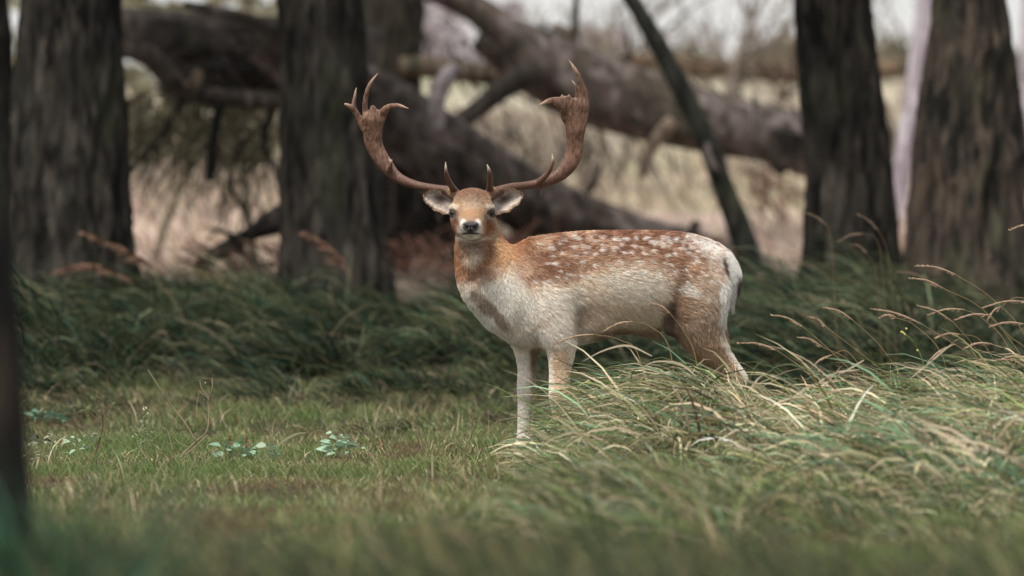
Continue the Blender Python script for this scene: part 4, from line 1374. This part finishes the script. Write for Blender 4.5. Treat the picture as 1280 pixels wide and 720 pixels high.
right_ch = [
    ([(612, 244, -.13, 8, 8), (622, 239.5, -.11, 6.4, 6.6), (639, 234, -.07, 5.2, 5.2), (660, 231.5, -.03, 5, 5), (681, 227, .00, 5.4, 6), (699, 219, .01, 6, 8),
      (711, 206, .01, 6, 10), (717.5, 190, .01, 5.4, 11), (718.8, 174, 0, 4.4, 11.0), (719.2, 165, -.01, 4.0, 12.2), (719.5, 156, -.015, 3.5, 14), (719.3, 147, -.02, 3.1, 16.2), (719, 138, -.025, 2.8, 17.2), (719, 131, -.03, 2.4, 16), (719, 126, -.03, 1.8, 11)], 0.006),
    ([(717, 140, -.02, 3, 13), (709, 131, -.035, 2.8, 11), (699, 128, -.05, 2.6, 7.5), (687, 126.3, -.065, 2.2, 4), (673, 131.8, -.075, .7, .8)], 0.010, (673, 132), 18, BUFF),
    ([(728, 136, -.02, 3.4, 6), (728.5, 118, -.03, 3, 6.5), (726, 104, -.04, 2.6, 3.8), (720.5, 90, -.05, 2.2, 2.8), (711, 75, -.05, .7, .8)], 0.010, (711, 76), 24, BUFF),
    ([(722, 120, -.03, 2, 3), (719.5, 108, -.04, 1.5, 1.8), (714.8, 100, -.045, .6, .7)], 0.005, (715, 100), 9, PALE),
    ([(703, 124, -.04, 2, 3.5), (702.5, 118.4, -.04, 1.2, 1.4)], 0.004),
    ([(711, 122, -.04, 1.8, 3), (711.5, 118.6, -.04, 1, 1.1)], 0.004),
    ([(668, 231, -.02, 4, 4), (681, 221, -.04, 3.2, 3.8), (688.5, 210, -.06, 2.5, 2.8), (691, 200, -.07, 1.7, 1.8), (690, 192.5, -.07, .7, .8)], 0.008, (690, 192), 12, PALE),
    ([(680, 229, .0, 3.5, 4), (677.5, 238, -.01, 2, 2), (675.5, 246, -.02, .7, .8)], 0.006),
    ([(701, 217, .01, 3, 4), (706, 221.5, .0, 1.8, 2)], 0.005),
    ([(612, 240, -.14, 4.5, 5), (612.8, 227, -.19, 3.2, 3.6), (611.8, 215, -.22, 2.3, 2.6), (608.8, 205.5, -.23, .7, .8)], 0.008, (609, 206), 10, PALE),
]
for ch, sd in ((left_ch, 3), (right_ch, 8)):
    v, q, c = antler(ch, sd)
    obj("antler", make_mesh("antler", v - D0, q, c, True), M_ANTLER, deer)

# cloven hooves
for (hx, hy, hd) in ((691, 575, -.26), (648, 570, -.09), (909, 568, .01), (884, 566, .21)):
    b_ = P(hx, hy, DEER_D + hd)
    b_[2] = terrain(b_[0:1], b_[1:2])[0]
    hb = Bag()
    for k in (-1, 1):
        pth = np.array([b_ + (0.012, k * 0.014, 0.05), b_ + (0.0, k * 0.015, 0.025), b_ + (-0.018, k * 0.013, 0.006), b_ + (-0.036, k * 0.010, 0.004)])
        vv, tt = tube_tris(catmull(pth, 4), np.interp(np.linspace(0, 3, 13), [0, 1, 2, 3], [0.014, 0.017, 0.015, 0.005]), 10)
        hb.add(vv - D0, tt, np.tile(np.array([[0.035, 0.028, 0.024]]), (len(vv), 1)))
    hb.build("hoof", M_HOOF, deer, True)


# ------------------------------------------------------------------ seed heads above the tussocks
def stalk(head, tip, stem, d, seed, label, group, grey=1.0):
    rg = np.random.default_rng(seed)
    pts = [P(x, y, d) for (x, y) in stem[::-1]]
    z = terrain(np.array([pts[0][0]]), np.array([d]))[0]
    root = np.array([pts[0][0] + 0.04, d, z])
    if pts[0][2] > z + 0.03: pts = [root] + pts
    loc = pts[0].copy()
    pts.append(P(head[0], head[1], d - .01))
    q = catmull(np.array(pts), 6)
    r = empty("grass_stalk", loc)
    tag(r, label, "grass stalk", group)
    v, t = tube_tris(q - loc, np.linspace(0.0026, 0.0014, len(q)), 5)
    obj("stem", make_mesh("stem", v, t, np.tile(np.array([(0.30, 0.22, 0.12)]) * grey, (len(v), 1))), M_STRAW, r)
    h0, h1 = P(head[0], head[1], d - .01), P(tip[0], tip[1], d - .03)
    mid = (h0 + h1) / 2 + np.array([0, 0, 0.012])
    hq = catmull(np.array([h0, mid, h1]), 8)
    b = Bag()
    v, t = tube_tris(hq, np.interp(np.linspace(0, 1, len(hq)), [0, .3, .8, 1], [0.0025, 0.0045, 0.0035, 0.001]), 6)
    cbase = np.array([(0.50, 0.365, 0.26)]) * grey
    b.add(v - loc, t, np.tile(cbase * .8, (len(v), 1)))
    n = 60
    s = rg.uniform(0, 0.97, n)
    ro = np.stack([np.interp(s, np.linspace(0, 1, len(hq)), hq[:, k]) for k in range(3)], -1)
    dr = (h1 - h0) / np.linalg.norm(h1 - h0)
    L = rg.uniform(0.014, 0.024, n) * (1.1 - 0.5 * s)
    side = np.cross(rg.normal(0, 1, (n, 3)), dr); side /= np.linalg.norm(side, axis=1)[:, None]
    dd = dr[None] * 0.93 + side * 0.33
    wv = np.cross(dd, rg.normal(0, 1, (n, 3))); wv /= np.linalg.norm(wv, axis=1)[:, None]
    tip_ = ro + dd * L[:, None]
    m_ = ro + dd * (L * .45)[:, None]
    vv = np.stack([ro, m_ + wv * 0.0026, tip_, m_ - wv * 0.0026], 1).reshape(-1, 3)
    i = np.arange(n)[:, None] * 4
    tt = np.concatenate([i + np.array([[0, 1, 2]]), i + np.array([[0, 2, 3]])])
    b.add(vv - loc, tt, np.repeat(cbase * np.exp(rg.normal(0, .22, (n, 1))), 4, 0))
    b.build("seed_head", M_STRAW, r)


GS = "straw seed heads bowing left above the right hand tussocks"
GL = "straw coloured seed head bowing left above the right hand tussocks"
STALKS = [
    ((1195.6, 343.7), (1145, 332.5), [(1242, 375), (1285, 430)], 23.1, "topmost long pale seed head below the two right hand trunks"),
    ((1180, 361), (1136, 348), [(1225, 384), (1268, 432), (1285, 470)], 23.1, "second seed head from the top, just beneath the topmost long one"),
    ((1066, 400), (1030, 385), [(1099, 431), (1130, 475), (1140, 500)], 23.4, "upper of the two seed heads between the deer's rump and the flowers"),
    ((1003, 408), (963, 394), [(1030, 431), (1075, 475), (1090, 500)], 23.4, "furthest left of the three staggered seed heads behind the deer's tail"),
    ((1033, 409), (1010, 397), [(1083, 447), (1130, 487), (1140, 500)], 22.9, "short seed head on a straight diagonal stem right of the staggered pair"),
    ((1028, 434), (997, 422), [(1060, 450), (1080, 490)], 23.2, "low small seed head just under the straight stemmed one"),
    ((970.6, 437.5), (922, 429), [(1008, 465), (1036, 505)], 23.2, "lone seed head nearest the deer's hind leg"),
    ((1152, 405), (1088, 386), [(1180, 422), (1227, 453), (1250, 480)], 22.9, "long seed head over the small yellow flowers"),
    ((1192, 403), (1146, 382), [(1224, 441), (1245, 480)], 23.2, "seed head crossing behind the long one over the yellow flowers"),
    ((1205, 387), (1160, 394), [(1228, 398), (1262, 440)], 23.3, "short horizontal seed head right of the second from top"),
    ((1238, 394), (1194, 400), [(1262, 420), (1290, 450)], 23.0, "long flat seed head over the middle of the right hand tussock"),
    ((1284, 377), (1228, 385), [(1305, 385), (1330, 420)], 22.8, "highest seed head cut by the right edge of the frame"),
    ((1280, 405), (1236, 409), [(1300, 420), (1320, 450)], 22.9, "second seed head down at the right edge, nearly level"),
    ((1250, 384), (1235, 400), [(1275, 372), (1310, 400)], 23.1, "seed head hanging steeply left among the right edge group"),
    ((1120, 397), (1100, 398), [(1145, 408), (1180, 450)], 23.4, "tiny level seed head above the long one over the flowers"),
    ((1039, 444), (1011, 464), [(1060, 440), (1085, 480)], 23.0, "drooping seed head low between the deer and the flowers"),
    ((1183, 434), (1155, 461), [(1205, 425), (1230, 470)], 23.0, "low drooping seed head just right of the yellow flowers"),
    ((1240, 430), (1205, 436), [(1262, 440), (1285, 480)], 22.8, "low seed head touching the top of the right hand tussock"),
    ((1285, 448), (1250, 450), [(1305, 460), (1320, 490)], 22.7, "lowest seed head at the right edge over the tussock"),
    ((1200, 418), (1168, 424), [(1225, 425), (1250, 470)], 23.2, "faint level seed head right of the yellow flowers"),
    ((790, 402), (752, 416), [(812, 408), (838, 440)], 23.0, "pinkish seed head crossing the deer's belly"),
    ((838, 392), (812, 380), [(855, 415), (870, 450)], 23.0, "thin stalk crossing the dark patch before the deer's haunch"),
    ((742, 418), (690, 432), [(775, 425), (800, 450)], 22.9, "drooping stalk across the top of the deer's near foreleg"),
    ((1297, 283), (1262, 288), [(1330, 310), (1350, 400)], 22.6, "pale tip poking in from the right edge beside the thick trunk"),
]
for k, (h, t_, st, d, lab) in enumerate(STALKS):
    stalk(h, t_, st, d, k, lab or GL, GS)
GB = "blurred seed heads in front of the upright dark pine"
for k, (h, t_, st) in enumerate([((1035, 283), (1006, 266), [(1040, 310), (1042, 345)]), ((1098, 288), (1072, 268), [(1108, 310), (1114, 350)]),
                                  ((1078, 292), (1048, 302), [(1096, 300), (1104, 350)]), ((1084, 316), (1064, 306), [(1092, 330), (1096, 352)]),
                                  ((1160, 350), (1120, 340), [(1180, 362), (1200, 390)])]):
    stalk(h, t_, st, 29.5, 50 + k, ["upper left blurred seed head on the upright dark pine", "upper right blurred seed head on the upright dark pine", "level blurred seed head in the middle of the upright dark pine's foot",
      "lowest blurred seed head at the upright dark pine's foot", "blurred seed head just right of the upright dark pine's foot"][k], GB, 0.6)


# loose arching dead blades
def arch_blade(name, label, pts, d, w, col, group=None):
    q = catmull(np.array([P(x, y, d) for x, y in pts]), 8)
    loc = q[0].copy()
    n = len(q)
    s = np.linspace(0, 1, n)
    hw = (w / 2) * np.minimum(1, .4 + 2 * s) * (1 - s ** 2.5) + 0.0003
    T = np.gradient(q, axis=0); T /= np.linalg.norm(T, axis=1)[:, None]
    W = np.cross(T, np.array([0, 1.0, 0])); W /= np.linalg.norm(W, axis=1)[:, None]
    keel = np.array([0, 0.25, 0])
    a, b, c = q + W * hw[:, None], q - W * hw[:, None], q + keel * hw[:, None]
    v = np.concatenate([a, c, b])
    i = np.arange(n - 1)
    f = np.concatenate([np.stack([i, i + 1, n + i + 1, n + i], -1), np.stack([n + i, n + i + 1, 2 * n + i + 1, 2 * n + i], -1)])
    tag(obj(name, make_mesh(name, v - loc, f, np.tile(np.array([col]), (len(v), 1)), True), M_STRAW, None, loc), label, "grass blade", group, "thing")


AG = "pale arching dead blades over the tussocks"
ALS = ["broad pale dead blade hooked over right of the deer's hock", "narrower dead blade just above the hooked broad one", "pale dead blade below the hooked broad one",
       "long slanting dead blade low in the middle tussock", "short dead blade leaning left above the middle tussock", "curved dead blade arching beside the deer's hock",
       "thin dead blade under the yellow flowers", "flat dead blade over the right hand tussock", "small kinked dead blade right of the deer's hock",
       "wide upright dead blade hanging in the near right tussock", "dead blade curving below the deer's belly", "dead blade curving in front of the deer's near foreleg"]
for k, (pts, d, w) in enumerate([
    ([(985, 505), (1000, 490), (1020, 480), (1048, 476)], 22.3, .010), ([(1075, 462), (1045, 466), (1022, 480), (1010, 498)], 22.4, .009),
    ([(1010, 515), (1030, 495), (1050, 487), (1070, 485)], 22.2, .010), ([(965, 560), (990, 540), (1008, 520), (1022, 505)], 21.8, .013),
    ([(1080, 450), (1060, 462), (1045, 470)], 22.5, .008), ([(925, 492), (905, 484), (885, 490), (868, 500)], 22.4, .010),
    ([(1130, 480), (1160, 455), (1185, 434), (1195, 430)], 22.3, .007), ([(1240, 475), (1200, 462), (1170, 466), (1140, 482)], 22.2, .008),
    ([(955, 500), (935, 495), (945, 476), (955, 468)], 22.5, .009), ([(1255, 560), (1262, 590), (1258, 620), (1250, 640)], 20.2, .014),
    ([(870, 470), (850, 455), (820, 452), (798, 462)], 22.4, .008), ([(815, 445), (785, 432), (755, 438), (728, 452)], 22.6, .008),
]):
    arch_blade("arching_grass", ALS[k], pts, d, w, (0.56, 0.48, 0.36), AG)
arch_blade("arching_grass", "light green blade lying arched over the turf near the broad leaved clump", [(347, 556), (358, 548), (372, 542), (386, 541)], 23.6, .012, (0.30, 0.32, 0.18))
arch_blade("arching_grass", "pale green blade lying flat below the broad leaved clump", [(383, 595), (402, 589), (418, 583), (428, 577)], 22.9, .010, (0.30, 0.38, 0.24))


# ------------------------------------------------------------------ weeds on the turf
def leaf_mesh(L, W, fold=0.25, seed=0):
    """a pointed leaf along +X with a folded midrib"""
    s = np.linspace(0, 1, 7)
    w = W / 2 * np.sin(math.pi * s ** 0.75) * (1 + 0.12 * np.sin(s * 40 + seed))
    z = -0.35 * L * s ** 2
    mid = np.stack([L * s, np.zeros(7), z], -1)
    a = mid + np.stack([np.zeros(7), w, fold * w], -1)
    b = mid + np.stack([np.zeros(7), -w, fold * w], -1)
    v = np.concatenate([a, mid, b])
    i = np.arange(6)
    f = np.concatenate([np.stack([i, 7 + i, 8 + i, i + 1], -1), np.stack([7 + i, 14 + i, 15 + i, 8 + i], -1)])
    return v, f


LEAFS = {}


def leaf_data(key, L, W, col):
    if key not in LEAFS:
        v, f = leaf_mesh(L, W)
        c = np.tile(np.array([col]), (len(v), 1))
        c[7:14] *= 1.25
        LEAFS[key] = make_mesh("leaf", v, f, c, True)
        LEAFS[key].materials.append(M_LEAF)
    return LEAFS[key]


def put_leaf(parent, key, L, W, col, p, yaw, pitch, roll=0.0, sc=1.0):
    o = obj("leaf", leaf_data(key, L, W, col), None, parent, p)
    o.rotation_euler = (roll, pitch, yaw)
    o.scale = (sc, sc, sc)
    return o


def stem_path(parent, name, pts, d, r0, r1, col, loc):
    q = catmull(np.array([P(x, y, d + (k % 3 - 1) * .01) for k, (x, y) in enumerate(pts)]), 5)
    v, t = tube_tris(q - loc, np.linspace(r0, r1, len(q)) * 1.05, 6)
    obj(name, make_mesh(name, v, t, np.tile(np.array([col]), (len(v), 1)), True), M_STRAW, parent)
    return q


def weed(label, cat, base, d, group=None, name="meadow_weed"):
    loc = P(base[0], base[1], d)
    loc[2] = terrain(loc[0:1], loc[1:2])[0]
    r = empty(name, loc)
    tag(r, label, cat, group)
    return r, loc


WD = 23.7
MINT = (0.19, 0.31, 0.21)
PMINT = (0.28, 0.38, 0.27)
rg = random.Random(12)
# brown stem with thin leaf whorls
r, loc = weed("tall wiry weed with thin pale leaf whorls near the left edge", "weed", (118, 584), WD)
q = stem_path(r, "stem", [(112, 584), (121, 560), (128, 535), (127, 515), (122, 498), (120, 488)], WD, .004, .0015, (0.20, 0.12, 0.09), loc)
for pts in ([(127, 520), (135, 508), (141, 505)], [(126, 530), (115, 518), (107, 512)], [(123, 560), (130, 552), (136, 549)], [(127, 538), (134, 530), (137, 522)]):
    stem_path(r, "twig", pts, WD, .002, .001, (0.22, 0.14, 0.10), loc)
for (x, y, n) in ((107, 512, 7), (121, 497, 8), (125, 507, 5), (128, 520, 4), (141, 505, 3), (136, 549, 3)):
    for k in range(n):
        put_leaf(r, "thin", 0.035, 0.005, (0.24, 0.27, 0.14), P(x, y, WD) - loc, rg.uniform(0, 6.28), rg.uniform(-.9, .6), 0, rg.uniform(.7, 1.2))
# leafy grey green weed
r, loc = weed("bushy grey green weed with tiny white buds, second tall one from the left", "weed", (186, 582), WD)
q = stem_path(r, "stem", [(186, 582), (183, 560), (181, 540), (180, 520), (178, 510)], WD, .003, .0012, (0.20, 0.22, 0.12), loc)
stem_path(r, "twig", [(182, 545), (188, 530), (192, 518)], WD, .0018, .001, (0.20, 0.22, 0.12), loc)
stem_path(r, "twig", [(183, 550), (173, 540), (164, 538)], WD, .0018, .001, (0.20, 0.22, 0.12), loc)
for k in range(64):
    y = rg.uniform(509, 556)
    x = 181 + rg.gauss(0, 6.5 * (0.5 + (y - 500) / 60))
    put_leaf(r, "small", 0.020, 0.006, (0.30, 0.36, 0.24), P(x, y, WD + rg.gauss(0, .02)) - loc, rg.uniform(0, 6.28), rg.uniform(-.9, .5), rg.uniform(-.5, .5), rg.uniform(.7, 1.3))
# dry branching skeleton
r, loc = weed("dry forked brown stems reaching up to curled tips by the bushy weed", "weed", (214, 582), WD)
DRYC = (0.34, 0.26, 0.19)
for pts, r0 in (([(214, 582), (228, 568), (245, 552), (258, 540), (261, 520), (260, 500), (265, 486), (265, 473)], .004), ([(222, 574), (240, 562), (258, 545), (260, 540)], .003),
                ([(245, 552), (232, 530), (215, 508), (203, 490), (193, 475), (185, 462)], .003), ([(262, 500), (256, 494), (247, 488), (246, 482)], .002),
                ([(262, 497), (253, 487), (250, 477), (254, 473), (264, 473)], .0018), ([(246, 524), (246, 505), (249, 490)], .0018), ([(216, 578), (214, 556), (208, 535), (200, 520)], .0025),
                ([(236, 560), (222, 552), (216, 545)], .002), ([(256, 543), (270, 552), (274, 560)], .002), ([(190, 582), (178, 566), (172, 556)], .002)):
    stem_path(r, "twig", pts, WD + rg.uniform(-.04, .04), r0, r0 * .4, DRYC, loc)
for (x, y) in ((249, 476), (256, 478), (250, 489), (256, 499)):
    put_leaf(r, "bud", 0.008, 0.006, (0.70, 0.62, 0.52), P(x, y, WD) - loc, rg.uniform(0, 6.28), rg.uniform(-.9, .5))
# nettles and broad leaves
for (label, bx, by, spots, key, L, W, c) in (
    ("pair of pale mint leaves beside the wiry weed", 100, 575, [(88, 552, 3.0), (97, 548, 2.0), (108, 546, .3), (116, 546, 0), (94, 562, 2.6), (100, 560, 4.7)], "mintA", .050, .022, PMINT),
    ("low curled pale leaves at the foot of the left edge trunk", 52, 585, [(38, 565, 3.0), (60, 546, 0.2), (66, 545, 0), (48, 555, 2.4), (55, 552, 1.2), (70, 580, .5)], "curl", .045, .018, (0.42, 0.44, 0.32)),
    ("feathery pale weed flat on the turf left of the wiry weed", 62, 580, [(50, 572, 3.0), (56, 570, 2.5), (62, 574, .6), (70, 576, .2), (64, 566, 1.2), (46, 575, 3.3)], "feath", .055, .009, (0.38, 0.44, 0.30)),
    ("row of broad mint green leaves in the middle of the turf", 300, 575, [(276, 558, 3.1), (284, 559, .4), (296, 555, .2), (300, 560, 5), (280, 567, 3.6), (290, 569, 1), (303, 568, .3)], "mintB", .052, .030, MINT),
    ("broad mint leaves just right of the longer leaf row", 326, 576, [(315, 562, 1.6), (318, 560, 4.7), (333, 557, 3.0), (338, 560, .3), (334, 567, .3), (340, 570, 0), (318, 567, 2.6)], "mintC", .050, .030, PMINT),
    ("lone upright clump of bright mint leaves, rightmost on the turf", 424, 578, [(415, 556, 2.6), (420, 548, 1.8), (427, 547, 1.2), (431, 556, .2), (422, 560, 4.7), (413, 564, 3.2), (434, 560, .1)], "mintD", .062, .036, (0.30, 0.44, 0.32)),
    ("small pale leaves near the right end of the weedy strip", 452, 586, [(446, 572, 3.0), (455, 576, .2), (460, 571, .4)], "mintE", .036, .016, PMINT),
    ("scattered tiny mint rosettes below the broad leaf row", 276, 592, [(232, 582, 3), (240, 580, 1), (252, 582, 0), (262, 584, 2), (275, 582, .4), (284, 588, 0), (246, 586, 4)], "mintF", .026, .012, MINT),
    ("blurred mint green leaves behind the left edge trunk", 50, 528, [(42, 520, 3), (50, 517, 2), (58, 519, 1), (66, 521, 0), (54, 523, 5), (72, 523, .2)], "mintG", .07, .035, (0.14, 0.24, 0.17)),
    ("dark low leaf with pale rim at the turf's left end", 52, 560, [(48, 548, 3), (54, 550, 0)], "dark", .05, .03, (0.05, 0.06, 0.04)),
):
    dd = WD if "blurred" not in label else 27.0
    r, loc = weed(label, "weed", (bx, by), dd, name="leafy_weed")
    for k in range(2 if len(spots) < 4 else 4):
        x, y, a = spots[k]
        stem_path(r, "stem", [(bx, by), ((bx + x) / 2 + 1, (by + y) / 2), (x, y)], dd, .0018, .001, (0.20, 0.24, 0.13), loc)
    for (x, y, a) in spots:
        for e in range(4):
            put_leaf(r, key, L, W, c, P(x + rg.gauss(0, 3.4) * min(e, 2), y + rg.gauss(0, 2.4) * min(e, 2), dd + rg.gauss(0, .03)) - loc, -a + rg.gauss(0, .3) + 2.1 * e, rg.uniform(-.5, .25), rg.uniform(-.9, -.2), rg.uniform(.75, 1.1) * (1, .8, .55, .5)[e])
# rusty dock spikes
for (x, y0, y1) in ((288, 566, 543), (308, 560, 548)):
    r, loc = weed("taller rusty dock spike beside the mint leaves" if x == 288 else "shorter rusty dock spike between the mint leaves", "weed", (x, y0), WD, name="dock_plant")
    q = stem_path(r, "stem", [(x, y0), (x - 1, (y0 + y1) / 2), (x, y1)], WD, .003, .0015, (0.26, 0.10, 0.07), loc)
    for k in range(16):
        put_leaf(r, "rust", 0.012, 0.009, (0.30, 0.13, 0.09), P(x + rg.gauss(0, 1.2), rg.uniform(y1, y0 - 2), WD) - loc, rg.uniform(0, 6.28), rg.uniform(-1.2, -.2))
# small yellow flowered sprig over the right tussocks
r, loc = weed("tiny yellow flowered sprig in front of the dark grass at the right", "wild flower", (1156, 470), 23.2, name="yellow_sprig")
stem_path(r, "stem", [(1158, 470), (1152, 447), (1147, 436), (1140, 425), (1132, 418), (1129, 414)], 23.2, .0014, .0008, (0.24, 0.27, 0.10), loc)
for (x, y) in ((1129, 416), (1131, 418), (1133, 411), (1127, 415), (1147, 438)):
    v, f, c = uv_ball(P(x, y, 23.2) - loc, .005, lambda u: np.tile(np.array([(0.62, 0.60, 0.20)]), (len(u), 1)), 8, 6)
    obj("flower", make_mesh("flower", v, f, c, True), M_LEAF, r)
